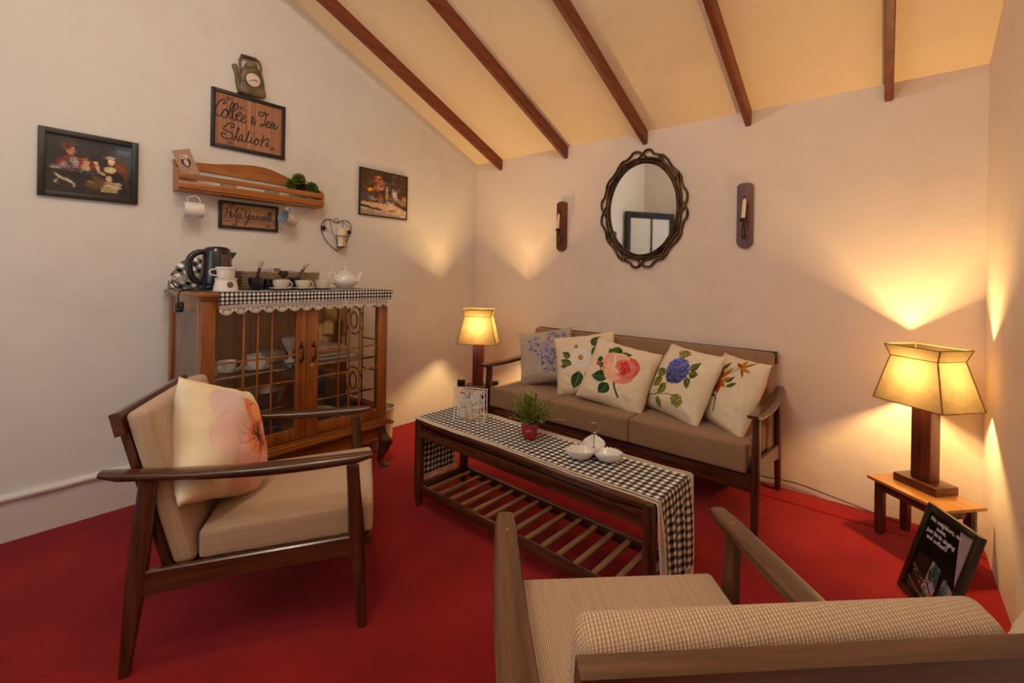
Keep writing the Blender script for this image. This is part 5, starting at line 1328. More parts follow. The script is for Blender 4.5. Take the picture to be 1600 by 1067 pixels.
    for k, a in enumerate((-60, 60, 180)):
        V = []; F = []; n, m = 18, 16; ar = math.radians(a); ca, sa = math.cos(ar), math.sin(ar)
        def S(t, s_, dz=0, sh=1.0):
            x = .004 + .118 * t; hw = .043 * math.sin(PI * min(1, t ** .72)) ** .75 * sh; y = hw * s_
            rim = .034 + .014 * t + .0028 * math.cos(t * 46) * abs(s_) ** 3
            dep = .040 * (math.sin(PI * (.04 + .92 * t)) ** .6); z = rim - dep * max(0, 1 - abs(s_) ** 2.6) + dz
            return (x * ca - y * sa, x * sa + y * ca, max(z, .0015 + dz))
        for i in range(n + 1):
            for j in range(m + 1): V.append(S(i / n, -1 + 2 * j / m))
        for i in range(n):
            for j in range(m): a0 = i * (m + 1) + j; F.append((a0, a0 + 1, a0 + m + 2, a0 + m + 1))
        mb = MB(); mb.add(V, F); o = mb.build('bowl', MAT_CER, r, angle=60)
        so = o.modifiers.new('wall', 'SOLIDIFY'); so.thickness = .003; so.offset = 1
    MB().lathe([(0, .024), (.010, .024), (.012, .030), (.010, .036), (0, .037)], 16).build('hub', MAT_CER, r)
    mb = MB(); mb.lathe([(0, .036), (.006, .036), (.006, .040), (.0026, .042), (.0026, .085), (.0038, .087), (.0038, .096), (.0015, .098), (0, .098)], 14); mb.build('post', MAT_STEEL, r)
    mb = MB(); mb.tube([(0, .0195 * math.cos(t * PI / 16), .117 + .0195 * math.sin(t * PI / 16)) for t in range(32)], .0014, 8, closed=True); mb.build('ring_handle', MAT_STEEL, r)

# ------------------------------------------------------------------ left wall
def wall_thing(name, label, cat, y, z, x=0.0, group=None): return empty(name, label, cat, (x, y, z), 0, group)
def quad_uv(mb, x, w, h):   # picture facing +x ; u along +y
    mb.add([(x, -w / 2, -h / 2), (x, w / 2, -h / 2), (x, w / 2, h / 2), (x, -w / 2, h / 2)], [(0, 1, 2, 3)], [[(0, 0), (1, 0), (1, 1), (0, 1)]])
def frame_x(r, w, h, b, t, mat, depth_in=.004, bev=.002):
    mb = MB()
    mb.box((.001, -w / 2, -h / 2), (t, -w / 2 + b, h / 2), bev); mb.box((.001, w / 2 - b, -h / 2), (t, w / 2, h / 2), bev)
    mb.box((.001, -w / 2 + b - .001, h / 2 - b), (t - .0004, w / 2 - b + .001, h / 2), bev); mb.box((.001, -w / 2 + b - .001, -h / 2), (t - .0004, w / 2 - b + .001, -h / 2 + b), bev)
    return mb.build('frame', mat, r)

def art_dark_figures():
    c = Canvas(420, 360, (.13, .12, .125))
    for i in range(12): c.ell(.15 + .05 * i, .9 - .01 * i, .16, .10, (.17, .17, .18), .35, 0, .9)
    c.ell(.92, .78, .16, .26, (.26, .33, .36), .8, 0, .9); c.ell(.90, .88, .08, .05, (.52, .50, .42), .5, .3, .9); c.ell(.88, .95, .09, .05, (.12, .24, .34), .8, 0, .7)
    c.ell(.86, .45, .10, .22, (.36, .18, .10), .9, 0, .4); c.ell(.86, .56, .07, .06, (.46, .25, .16), .8, 0, .5)
    # red coated seated shape, dark dressed shape, two small pale shapes, table, dog : loosely brushed generic company at a table
    c.poly([(.06, .44), (.12, .56), (.22, .66), (.42, .66), (.62, .60), (.58, .46), (.20, .42)], (.42, .14, .11), .95, 6)
    c.poly([(.22, .44), (.24, .64), (.34, .66), (.36, .46)], (.30, .24, .20), .9, 5)
    c.ell(.27, .76, .055, .075, (.66, .42, .32), 1, .2, .25); c.ell(.23, .83, .07, .05, (.36, .16, .10), .95, .3, .3); c.ell(.31, .59, .05, .06, (.60, .52, .44), .7, 0, .5)
    c.ell(.45, .58, .040, .052, (.72, .56, .44), 1, .3, .25); c.ell(.43, .63, .045, .028, (.46, .36, .22), .9, .3, .3); c.ell(.44, .48, .06, .05, (.70, .62, .46), .8, 0, .4)
    c.poly([(.60, .12), (.62, .42), (.68, .52), (.80, .50), (.90, .40), (.94, .05)], (.07, .06, .07), .95, 8)
    c.ell(.745, .66, .045, .062, (.80, .66, .52), 1, -.1, .22); c.ell(.73, .72, .06, .030, (.66, .60, .50), .95, .1, .3); c.ell(.73, .50, .075, .055, (.78, .70, .50), .95, 0, .35)
    c.stroke([(.56, .60), (.60, .46), (.66, .40)], .022, (.70, .60, .48), .9); c.ell(.55, .60, .03, .012, (.80, .76, .68), .9)
    c.ell(.72, .33, .040, .050, (.74, .60, .48), 1, 0, .25); c.poly([(.62, .08), (.64, .26), (.72, .30), (.84, .26), (.82, .08)], (.62, .56, .38), .9, 5); c.stroke([(.62, .22), (.72, .20), (.86, .18)], .016, (.74, .62, .50), .9); c.ell(.83, .25, .05, .035, (.64, .60, .54), .9, .4, .4)
    c.ell(.55, .24, .12, .10, (.34, .22, .10), .9, .2, .4); c.ell(.52, .28, .04, .06, (.56, .42, .22), .8, .2, .5)
    c.poly([(.0, .40), (.52, .36), (.56, .26), (.0, .30)], (.10, .07, .06), .9, 4)
    rn = random.Random(1)
    for k in range(90):
        x = rn.uniform(.08, .56); y = .45 - .08 * (x) + rn.uniform(-.05, .05); c.ell(x, y, rn.uniform(.004, .016), rn.uniform(.003, .010), rn.choice([(.75, .76, .78), (.30, .34, .38), (.55, .56, .56), (.12, .16, .2)]), .8, rn.random())
    for x, y, rx, ry in ((.10, .42, .06, .02), (.20, .50, .035, .04), (.33, .54, .035, .055)): c.ell(x, y, rx, ry, (.55, .54, .52), .8, 0, .3)
    c.stroke([(.12, .30), (.18, .25), (.26, .22), (.32, .14)], .018, (.66, .62, .50), .95); c.stroke([(.14, .24), (.10, .16)], .009, (.6, .56, .45)); c.stroke([(.25, .2), (.30, .20)], .009, (.66, .62, .5)); c.ell(.115, .31, .02, .022, (.70, .66, .56))
    c.brush(2600, .018, .005, 3, .18); c.noise(.05, 60); c.a = c.a * 1.12; return c.mat('dark_company_picture', .28, .3)
def art_table_scene():
    c = Canvas(380, 320, (.24, .17, .11)); rn = random.Random(6)
    for k in range(180): c.ell(rn.random(), rn.uniform(.4, 1), rn.uniform(.02, .06), rn.uniform(.01, .04), rn.choice([(.20, .14, .09), (.28, .22, .12), (.30, .20, .13), (.18, .16, .12), (.36, .30, .18)]), .5, rn.uniform(0, 3), .6)
    c.ell(.15, .5, .12, .12, (.30, .16, .10), .8); c.ell(.14, .42, .14, .06, (.28, .30, .38), .7, 0, .6)
    c.poly([(0, .30), (.45, .28), (.60, .34), (1, .18), (1, 0), (0, 0)], (.72, .62, .50), 1, 4); c.poly([(0, .12), (1, .02), (1, -.01), (0, -.01)], (.50, .46, .42), .7, 6)
    c.poly([(0, .22), (.45, .16), (.45, .12), (0, .17)], (.14, .08, .06), .95, 3)
    c.ell(.76, .56, .09, .15, (.72, .68, .70), .95, 0, .35); c.ell(.75, .72, .07, .10, (.26, .15, .10), .9, 0, .4); c.ell(.90, .42, .12, .10, (.62, .46, .28), .9, -.6, .4); c.ell(.84, .54, .07, .09, (.24, .14, .09), .9, 0, .4)
    for k in range(140):
        a = rn.uniform(0, 2 * PI); q = rn.random() ** .6; c.ell(.37 + .12 * q * math.cos(a), .72 + .17 * q * math.sin(a), rn.uniform(.010, .022), rn.uniform(.008, .016), rn.choice([(.78, .42, .46), (.84, .60, .60), (.62, .30, .14), (.72, .36, .16), (.60, .52, .38), (.40, .22, .12)]), .9, rn.random() * 3)
    for k in range(40): a = k * .3; c.ell(.20 + .06 * math.cos(a) * rn.random(), .57 + .045 * math.sin(a) * rn.random(), .02, .012, (.82, .56, .12), .8, a)
    c.poly([(.36, .28), (.38, .50), (.46, .50), (.45, .28)], (.52, .30, .08), 1, 3); c.poly([(.52, .40), (.53, .56), (.575, .58), (.60, .40)], (.66, .52, .16), 1, 3); c.ell(.555, .62, .02, .06, (.80, .78, .74), .9)
    for k in range(70): c.ell(rn.uniform(.15, .72), rn.uniform(.28, .44), rn.uniform(.008, .022), rn.uniform(.006, .018), rn.choice([(.70, .62, .58), (.50, .44, .42), (.36, .40, .46), (.56, .46, .34), (.80, .74, .66)]), .8, rn.random() * 3)
    c.ell(.66, .22, .075, .075, (.76, .68, .54), 1, 0, .2); c.ell(.66, .145, .09, .02, (.40, .30, .24), .7, 0, .4)
    c.brush(2600, .022, .006, 5, .18); c.noise(.06, 70); c.a = c.a * 1.1; return c.mat('table_scene_picture', .3, .3)
def art_board(name, strokes, w, h, vertical, wd):
    c = Canvas(w, h, (.62, .43, .31)); rn = random.Random(len(name))
    for k in range(130):
        if vertical: x = rn.random(); c.stroke([(x, -.02), (x + rn.uniform(-.02, .02), .5), (x + rn.uniform(-.02, .02), 1.02)], rn.uniform(.002, .012), rn.choice([(.70, .50, .36), (.52, .34, .25), (.60, .42, .33), (.74, .55, .38), (.46, .30, .24)]), .35)
        else: y = rn.random(); c.stroke([(-.02, y), (.5, y + rn.uniform(-.06, .06)), (1.02, y + rn.uniform(-.05, .05))], rn.uniform(.002, .012), rn.choice([(.72, .52, .36), (.48, .33, .26), (.58, .42, .33), (.76, .58, .38), (.40, .30, .25)]), .35)
    for x, y in ((.22, .06), (.36, .80), (.18, .92), (.85, .12)): c.ell(x, y, .03, .02, (.26, .15, .12), .7, rn.random(), .6); c.ell(x, y, .06, .035, (.45, .28, .20), .4, 0, .9)
    for s_ in strokes: c.stroke([(a + wd * .12, b - wd * .12) for a, b in s_], wd * 1.25, (.80, .66, .48), .35)
    for s_ in strokes: c.stroke(s_, wd, (.07, .06, .055), .95)
    return c.mat(name, .55)

def build_left_wall():
    # dark framed picture
    r = wall_thing('framed_picture', 'wide black framed dark painting of people at a table, leftmost on the wall', 'picture', -2.532, 1.609)
    frame_x(r, .338, .298, .024, .020, MAT_BLACKM); mb = MB(); mb.box((.001, -.15, -.13), (.007, .15, .13)); mb.build('backing', MAT_BLACKM, r)
    mb = MB(); quad_uv(mb, .0085, .292, .252); mb.build('picture_print', art_dark_figures(), r, fix=False)
    r = wall_thing('framed_picture', 'thin framed painting of a flower vase and tea table near the room corner', 'picture', -.966, 1.716)
    frame_x(r, .402, .330, .008, .018, MAT_BLACKM, bev=.001); mb = MB(); quad_uv(mb, .0145, .388, .316); mb.build('picture_print', art_table_scene(), r, fix=False)
    MB().box((.001, -.197, -.161), (.013, .197, .161)).build('backing', MAT_BLACKM, r)
    r = wall_thing('wall_sign', 'wooden sign lettered Coffee & Tea Station in a black frame', 'sign', -1.866, 1.979, group='lettered wooden signs')
    frame_x(r, .388, .318, .020, .018, MAT_BLACKM); mb = MB(); quad_uv(mb, .010, .350, .280); mb.build('lettered_board', art_board('coffee_board', [[((a - .055) / .89, (b - .06) / .88) for a, b in s_] for s_ in COFFEE], 560, 448, True, .0085), r, fix=False)
    MB().box((.001, -.180, -.145), (.009, .180, .145)).build('backing', MAT_BLACKM, r)
    r = wall_thing('wall_sign', 'small wooden sign lettered Help Yourself in a black frame under the rack', 'sign', -1.860, 1.458, group='lettered wooden signs')
    frame_x(r, .312, .152, .016, .018, MAT_BLACKM); mb = MB(); quad_uv(mb, .010, .282, .122); mb.build('lettered_board', art_board('help_board', [[((a - .06) / .88, (b - .09) / .82) for a, b in s_] for s_ in HELP], 560, 250, False, .0078), r, fix=False)
    MB().box((.001, -.144, -.064), (.009, .144, .064)).build('backing', MAT_BLACKM, r)
    # kettle shaped clock
    r = wall_thing('kettle_clock', 'green brown clock shaped like an old kettle above the coffee sign', 'clock', -1.862, 2.235)
    def pill(pts, t0, t1, name, mat, bulge=.6):
        P = catmull(pts, 3, True); cy = sum(p[0] for p in P) / len(P); cz = sum(p[1] for p in P) / len(P); secs = []
        for x, k in ((t0, 1.0), (t0 + (t1 - t0) * bulge, 1.0), (t1 - .003, .95), (t1, .84)):
            secs.append([(x, cy + (p[0] - cy) * k + 1.862, cz + (p[1] - cz) * k - 2.235) for p in P])
        MB().loft(secs).build(name, mat, r, angle=50)
    pill(KBODY, .001, .034, 'body', MAT_KETG); pill(KSPOUT, .004, .026, 'spout', MAT_KETG); pill(KLID, .002, .028, 'lid', MAT_KETG)
    hp = catmull([(.020, a + 1.862, b - 2.235) for a, b in KHAND], 4)
    MB().tube(hp, .0068, 10).build('handle', MAT_KETG, r); MB().tube(hp[8:20], lambda t: .0095 + .001 * math.sin(t * 30), 10).build('grip', MAT_KETR, r)
    mb = MB(); mb.lathe([(0, 0), (.040, 0), (.040, .003), (.038, .004), (0, .004)], 36); mb.xf(lambda q: (.0345 + q[2], q[0] - .001, q[1] - .004)); fc = mb.build('clock_face', plain('clock_face_cream', (.72, .58, .46), .5), r)
    mb = MB(); mb.tube([(.0385, .040 * math.cos(t * PI / 18) - .001, .040 * math.sin(t * PI / 18) - .004) for t in range(36)], .0022, 6, closed=True); mb.build('bezel', MAT_KETR, fc)
    mb = MB()
    for a, l, w_ in ((-.62 - PI / 2 - .35, .028, .0016), (-.05, .022, .0022)): mb.tube([(.0392, -.001, -.004), (.0392, -.001 + l * math.cos(a), -.004 + l * math.sin(a))], w_, 4)
    mb.lathe([(0, 0), (.004, .001), (0, .002)], 8, (.0392, .021, -.006))
    for k in range(12): a = k * PI / 6; mb.tube([(.0388, -.001 + .033 * math.cos(a), -.004 + .033 * math.sin(a)), (.0388, -.001 + .036 * math.cos(a), -.004 + .036 * math.sin(a))], .0009, 4)
    mb.build('clock_hands', MAT_BLACKM, fc)
    # mug rack
    r = wall_thing('wall_rack', 'honey coloured wooden wall rack with a wavy back board and hooks', 'rack', -1.845, 1.60)
    py, pz, px = wood('pine', 'y'), wood('pine', 'z'), wood('pine', 'x')
    hw = .365
    prof = catmull([(-hw, .112), (-.30, .113), (-.20, .122), (-.10, .140), (.0, .152), (.08, .150), (.17, .126), (.26, .094), (.33, .082), (hw, .080)], 5)
    MB().prism([(-hw, .078)] + [(a, b) for a, b in prof] + [(hw, .066)], 'x', .001, .013).build('back_board', py, r)
    for sg in (-1, 1):
        t = .112 if sg < 0 else .080
        MB().prism([(.001, -.050), (.098, -.050), (.098, .040), (.085, .052), (.04, .072), (.014, t), (.001, t)], 'y', *sorted((sg * hw, sg * (hw + .012)))).build('side_panel', pz, r)
    MB().box((.001, -hw, -.050), (.098, hw, -.038), .001).build('bottom_board', py, r)
    for z0, z1 in ((.008, .036), (-.040, -.006)): MB().box((.098, -hw - .012, z0), (.108, hw + .012, z1), .0015).build('front_slat', py, r)
    MB().box((.001, -hw, -.038), (.010, hw, -.022), .001).build('rear_slat', py, r)
    for i, y in enumerate((-.305, -.19, -.062, .058, .18, .322)):
        hk = MB().tube(catmull([(.085, y, -.050), (.085, y, -.058), (.085, y - .004, -.068), (.085, y - .001, -.076), (.085, y + .006, -.074), (.085, y + .008, -.066)], 4), .0012, 6).build('hook', MAT_BRASS, r)
    # owl card
    cv = Canvas(220, 280, (.66, .53, .43)); cv.ell(.5, .52, .22, .26, (.30, .17, .16)); cv.ell(.5, .50, .12, .17, (.80, .70, .66)); cv.ell(.40, .72, .10, .10, (.86, .80, .78)); cv.ell(.62, .70, .11, .11, (.86, .80, .78)); cv.ell(.40, .72, .045, .045, (.12, .08, .08)); cv.stroke([(.55, .70), (.62, .67), (.69, .70)], .015, (.12, .08, .08))
    cv.poly([(.5, .66), (.46, .61), (.54, .61)], (.70, .40, .18)); cv.stroke([(.42, .22), (.42, .27)], .012, (.25, .1, .1)); cv.stroke([(.58, .22), (.58, .27)], .012, (.25, .1, .1)); cv.ell(.5, .08, .14, .05, (.80, .70, .62))
    for sg in (-1, 1): cv.leaf(.5 + sg * .16, .66, -PI / 2 + sg * .25, .32, .06, (.24, .13, .13))
    o = MB(); o.box((-.0015, -.040, 0), (.0015, .040, .135)); o.add([(.0018, -.040, 0), (.0018, .040, 0), (.0018, .040, .135), (.0018, -.040, .135)], [(0, 1, 2, 3)], [[(0, 0), (1, 0), (1, 1), (0, 1)]], mi=1)
    ob = o.build('owl_card', [plain('card_edge', (.6, .5, .4), .7), cv.mat('owl_print', .6)], fix=False, loc=(.070, -2.158, 1.632)); ob.rotation_euler = (.34, -.14, -.0); tag(ob, 'brown card with an owl drawing leaning at the left end of the wall rack', 'card')
    # little plants on the rack
    rn = random.Random(4)
    for lb, y, z, R, mat in (('round dark green artificial plant standing tallest on the wall rack', -1.605, 1.705, .044, MAT_LEAF), ('plum coloured artificial rosette low on the wall rack between two green plants', -1.590, 1.668, .036, MAT_LEAFD), ('bright yellow green artificial plant at the right end of the wall rack', -1.525, 1.668, .042, MAT_LEAFB), ('bright green spiky tuft left of the plum rosette on the rack', -1.652, 1.675, .032, MAT_LEAFB)):
        t = empty('artificial_plant', lb, 'plant', (.055, y, 1.5625), 0, 'small artificial plants on the wall rack')
        MB().tube([(0, 0, .0), (0, 0, z - 1.5625)], .004, 6).build('stem', MAT_LEAF, t)
        mb = MB()
        for k in range(300):
            d = Vector((rn.gauss(0, 1), rn.gauss(0, 1), rn.gauss(0, 1) * .9 + .35)).normalized(); c0 = Vector((0, 0, z - 1.5625)); b = c0 + d * R * .35; e = c0 + d * R * rn.uniform(.8, 1.1); s_ = d.orthogonal().normalized() * R * .17
            s_.rotate(Matrix.Rotation(rn.uniform(0, 6), 3, d)); m_ = b.lerp(e, .6); mb.add([b, m_ + s_, e, m_ - s_], [(0, 1, 2, 3)])
        stuff(mb.build('leaves', mat, t, angle=180, fix=False))
    for lb, y in (('clear shallow glass dish on the wall rack left of centre', -1.985), ('clear shallow glass dish on the wall rack beside the plants', -1.760)):
        o = MB().lathe([(0, .002), (.030, 0), (.038, .015), (.040, .060), (.0385, .060), (.036, .016), (0, .005)], 30).build('glass_dish', MAT_JAR, loc=(.055, y, 1.5625)); tag(o, lb, 'dish', 'glass dishes on the wall rack')
    # enamel mugs hanging from the hooks
    cv = Canvas(420, 120, (.80, .75, .68)); rn2 = random.Random(3)
    for k in range(4):
        for q in range(5): cv.ell(.30 + .045 * math.cos(q * 1.26) + .0, .58 + .14 * math.sin(q * 1.26), .02, .02, (.16, .20, .22), .9)
        cv.stroke([(.22, .30), (.30, .22), (.44, .36)], .010, (.12, .15, .18)); cv.ell(.41, .60, .035, .035, (.20, .24, .26), .9); cv.ell(.41, .36, .022, .015, (.15, .18, .2))
    mp = cv.mat('mug_print', .2, .4)
    for lb, y, yaw, tilt, mat in (('plain cream enamel mug hanging at the left end of the wall rack', -2.150, -PI / 2 - .15, .0, MAT_CERM), ('enamel mug with blue inside and dark print hanging under the right part of the rack', -1.662, -PI / 2 + .38, -.28, mp)):
        m_ = empty('hanging_mug', lb, 'mug', (.085, y, 1.524), 0, 'mugs hanging from the wall rack')
        R, H = .0385, .082
        def T(q, yaw=yaw, tilt=tilt):   # cup axis -> horizontal, mouth towards yaw, handle up at the hook
            a, z = q[2] - H / 2, q[0]; v = Vector((a, q[1], z - R - .030)); v.rotate(Euler((0, tilt, 0))); v.rotate(Euler((0, 0, yaw))); return tuple(v)
        mb = MB(); V = []; F = []; U = []; n = 40; prof = [(R * .93, 0), (R, .004), (R, .04), (R, H)]
        for rr_, zz in prof:
            for j in range(n): a = 2 * PI * j / n; V.append((rr_ * math.cos(a), rr_ * math.sin(a), zz))
        for q in range(3):
            for j in range(n): F.append((q * n + j, q * n + (j + 1) % n, (q + 1) * n + (j + 1) % n, (q + 1) * n + j)); U.append([((j / n + .55) % 1.0001, prof[q][1] / H), ((j / n + .55) % 1.0001 + 1 / n, prof[q][1] / H), ((j / n + .55) % 1.0001 + 1 / n, prof[q + 1][1] / H), ((j / n + .55) % 1.0001, prof[q + 1][1] / H)])
        F.append(tuple(range(n))[::-1]); U.append([(.02, .02)] * n)
        mb.add(V, F, U); mb.xf(T); mb.build('outer_wall', mat, m_, fix=False)
        mb = MB(); mb.lathe([(R, H), (R - .002, H - .001), (R - .003, .006), (0, .005)], n); mb.xf(T); mb.build('inside', plain('blue_grey_enamel', (.40, .48, .52), .2, coat=.4) if mat is mp else MAT_CERM, m_)
        mb = MB(); mb.tube([((R + .0005) * math.cos(2 * PI * j / 40), (R + .0005) * math.sin(2 * PI * j / 40), H) for j in range(40)], .0014, 6, closed=True); mb.xf(T); mb.build('rim', plain('dark_enamel_rim', (.05, .07, .10), .3) if mat is mp else MAT_CERM, m_)
        mb = MB(); mb.tube(catmull([(R - .001, 0, H * .80), (R + .020, 0, H * .84), (R + .031, 0, H * .55), (R + .024, 0, H * .25), (R - .001, 0, H * .18)], 6), .0038, 10, flat=.7); mb.xf(T); mb.build('handle', MAT_CERM, m_)
    # heart shaped wire candle holder
    r = wall_thing('heart_candle_holder', 'heart shaped rusty wire candle holder with metal leaves on the wall', 'candle holder', -1.324, 1.395)
    def K(px, py, x=.010):
        X = 495 + px / 16.41; Y = 335 + py / 16.41
        return (x, (X - 531) * .00452, 1.425 + (X - 531) * .00038 - (Y - 360) * .0042 - 1.395)
    W_ = MAT_IRON; mb = MB()
    mb.tube(catmull([K(*q) for q in ((600, 945), (400, 770), (270, 590), (200, 420), (185, 300), (220, 200), (300, 130), (385, 118), (470, 150), (530, 190), (570, 212), (620, 195), (700, 155), (790, 138), (860, 160), (920, 220), (955, 310), (950, 400), (910, 540), (800, 720), (690, 860), (600, 945))], 4), .0022, 8)
    mb.tube([K(565 + 55 * math.cos(t * PI / 10), 145 + 58 * math.sin(t * PI / 10)) for t in range(20)], .0018, 6, closed=True)
    mb.build('heart_wire', W_, r)
    mb = MB(); mb.tube(catmull([K(400, 122), K(430, 400, .02), K(470, 570, .04), K(540, 830, .045), K(550, 890, .012)], 5), .0019, 6); mb.tube(catmull([K(735, 155), K(718, 380, .02), K(712, 560, .045), K(690, 830, .045), K(665, 885, .012)], 5), .0019, 6)
    c1, c2 = K(620, 560, .052), K(620, 835, .048)
    mb.tube([(c1[0] + .037 * math.sin(t * PI / 12), c1[1] + .038 * math.cos(t * PI / 12), c1[2]) for t in range(24)], .0019, 6, closed=True)
    mb.tube([(c2[0] + .030 * math.sin(t * PI / 12), c2[1] + .030 * math.cos(t * PI / 12), c2[2]) for t in range(24)], .0019, 6, closed=True)
    for t in range(5): a = t * 2 * PI / 5 + .4; mb.tube([(c1[0] + .037 * math.sin(a), c1[1] + .038 * math.cos(a), c1[2]), (c2[0] + .030 * math.sin(a), c2[1] + .030 * math.cos(a), c2[2])], .0014, 6)
    for sg in (-1, 1): mb.tube(catmull([(c1[0] + .038, c1[1] + sg * .001, c1[2]), (c1[0] + .040, c1[1] + sg * .012, c1[2] - .012), (c1[0] + .030, c1[1] + sg * .024, c1[2] - .008), (c1[0] + .03, c1[1] + sg * .018, c1[2] - .002)], 4), .0010, 5)
    MB().lathe([(0, 0), (.029, 0), (.029, .0015), (0, .0015)], 20, c2).build('candle_plate', W_, r)
    mb.build('candle_cage', W_, r)
    mb = MB(); mb.tube(catmull([K(440, 470), K(380, 420), K(290, 300), K(250, 250), (K(275, 190)), K(300, 230), K(270, 290)], 4), .0009, 5); mb.tube(catmull([K(735, 170), K(800, 230), K(900, 300), K(910, 380)], 4), .0009, 5); mb.build('vine_wire', W_, r)
    for cx, cy, R in ((240, 345, .016), (895, 455, .015)):
        c0 = K(cx, cy, .014); pts = []
        for k in range(20): a = k * PI / 10; q = R * (1 + .28 * math.cos(5 * a)); pts.append((c0[1] + q * math.cos(a), c0[2] + q * math.sin(a)))
        MB().prism(pts, 'x', .013, .0145).build('metal_leaf', W_, r)
    cc = (c2[0], -1.324 + c2[1], 1.395 + c2[2] + .0018)
    o = empty('pillar_candle', 'short ivory pillar candle in the heart shaped wire holder', 'candle', cc)
    MB().lathe([(0, 0), (.0265, 0), (.0265, .118), (.025, .1195), (0, .117)], 28).build('wax', MAT_WAX, o); MB().tube([(0, 0, .115), (.001, 0, .126)], .0008, 5).build('wick', MAT_BLACKM, o)

# ------------------------------------------------------------------ back wall
def build_back_wall():
    r = empty('oval_mirror', 'oval wall mirror in a bronze frame of interlaced scrolls above the sofa', 'mirror', (1.553, -.004, 1.607))
    a, b = .235, .305
    n = 72
    def E(t, k, y=0.0): return (a * k * math.cos(t), y, b * k * math.sin(t))
    mb = MB(); V = [E(2 * PI * i / n, 1.0, -.010) for i in range(n)]; mb.add(V, [tuple(range(n))]); mb.build('mirror_glass', MAT_MIRROR, r, fix=False)
    mb = MB(); mb.loft([[E(2 * PI * i / n, 1.03, -.001) for i in range(n)], [E(2 * PI * i / n, 1.03, -.008) for i in range(n)]]); mb.build('backing', MAT_BLACKM, r)
    bz = plain('bronze_gilt', (.060, .034, .014), .38, metal=.75, var=.5, scale=25)
    bz2 = plain('gilt_highlight', (.30, .16, .05), .35, metal=.9, var=.3, scale=25)
    mb = MB(); mb.tube([E(2 * PI * i / n, 1.02, -.014) for i in range(n)], .0085, 10, closed=True); mb.tube([E(2 * PI * i / n, 1.095, -.012) for i in range(n)], .0075, 10, closed=True); mb.build('inner_frame', bz, r)
    mb = MB(); mb.tube([E(2 * PI * i / n, 1.058, -.021) for i in range(n)], .0022, 6, closed=True); mb.build('gilt_line', bz2, r)
    # four quarters, each with two curls; strands cross at top, bottom, left, right
    def R(t, k, y): 
        c, s_ = math.cos(t), math.sin(t); kk = 1.0 + k
        return (a * kk * c, y, b * kk * s_)
    strands = []; gl = []
    for q in range(4):
        t0 = q * PI / 2; D_ = PI / 2
        def pt(f, k, y=-.015): return R(t0 + D_ * f, k, y)
        # outer ribbon
        strands.append([pt(-.06, .13), pt(.0, .20), pt(.07, .27), pt(.14, .285), pt(.20, .23), pt(.27, .215), pt(.33, .25), pt(.385, .225), pt(.385, .165), pt(.345, .165), pt(.34, .20)])
        strands.append([pt(.32, .26), pt(.40, .235), pt(.46, .20), pt(.54, .20), pt(.60, .235), pt(.68, .255), pt(.725, .215), pt(.715, .16), pt(.675, .165), pt(.68, .205)])
        strands.append([pt(.68, .265), pt(.76, .225), pt(.83, .225), pt(.88, .285), pt(.95, .275), pt(1.0, .20), pt(1.06, .13)])
        # inner ribbon
        strands.append([pt(.06, .115), pt(.16, .125), pt(.27, .135), pt(.33, .18), pt(.385, .225)])
        strands.append([pt(.36, .15), pt(.46, .125), pt(.56, .125), pt(.66, .155), pt(.70, .19)])
        strands.append([pt(.70, .15), pt(.80, .125), pt(.94, .115)])
    mb = MB(); mg = MB()
    for s_ in strands:
        P = catmull(s_, 6); mb.tube(P, lambda t: .0080 - .001 * abs(2 * t - 1), 8, flat=1.0)
        mg.tube([(p[0], p[1] - .0072, p[2]) for p in P[2:-2]], .0022, 4)
    mb.build('scroll_frame', bz, r, angle=60); mg.build('gilt_line', bz2, r)
    # sconces
    for lb, x, z, lean in (('dark red brown candle sconce left of the oval mirror', .916, 1.526, .0), ('dark red brown candle sconce right of the oval mirror', 2.181, 1.519, .02)):
        s_ = empty('candle_sconce', lb, 'sconce', (x, -.001, z), group='sconces beside the mirror')
        hw, hh = .043, .189; poly = []
        for k in range(13): t = PI * k / 12; poly.append((hw * math.cos(t), hh - .020 + .020 * math.sin(t)))
        for k in range(13): t = PI + PI * k / 12; poly.append((hw * math.cos(t), -hh + .040 + .040 * math.sin(t)))
        MB().prism(poly, 'y', -.019, -.0005).build('backboard', wood('lampwood', 'z'), s_, angle=30)
        mb = MB(); mb.tube(catmull([(0, -.019, -.020), (0, -.040, -.030), (0, -.068, -.060), (0, -.078, -.10), (0, -.060, -.135), (0, -.032, -.130), (0, -.022, -.10), (0, -.030, -.07), (0, -.058, -.052), (0, -.066, -.040)], 5), .0034, 8); mb.build('iron_arm', MAT_IRON, s_)
        MB().lathe([(0, -.004), (.018, -.003), (.023, .004), (.022, .005), (.012, .001), (.012, .016), (.0108, .016), (.0108, .002), (0, .0)], 18, (0, -.066, -.036)).build('candle_cup', MAT_IRON, s_)
        MB().tube(catmull([(0, -.019, .105), (-.002, -.030, .108), (-.004, -.034, .090), (-.002, -.026, .070), (0, -.019, .066)], 4), .0028, 6).build('iron_hook', MAT_IRON, s_)
        c0 = empty('taper_candle', lb.replace('dark red brown candle sconce', 'ivory candle stump on the sconce'), 'candle', (x, -.067, z - .0345), 0, 'candles on the two sconces', rot=(0, .07, 0))
        MB().lathe([(0, 0), (.0100, 0), (.0096, .105), (.006, .122), (.0015, .126), (0, .126)], 20).build('wax', MAT_WAX, c0); MB().tube([(0, 0, .12), (.001, 0, .134)], .0008, 5).build('wick', MAT_BLACKM, c0)

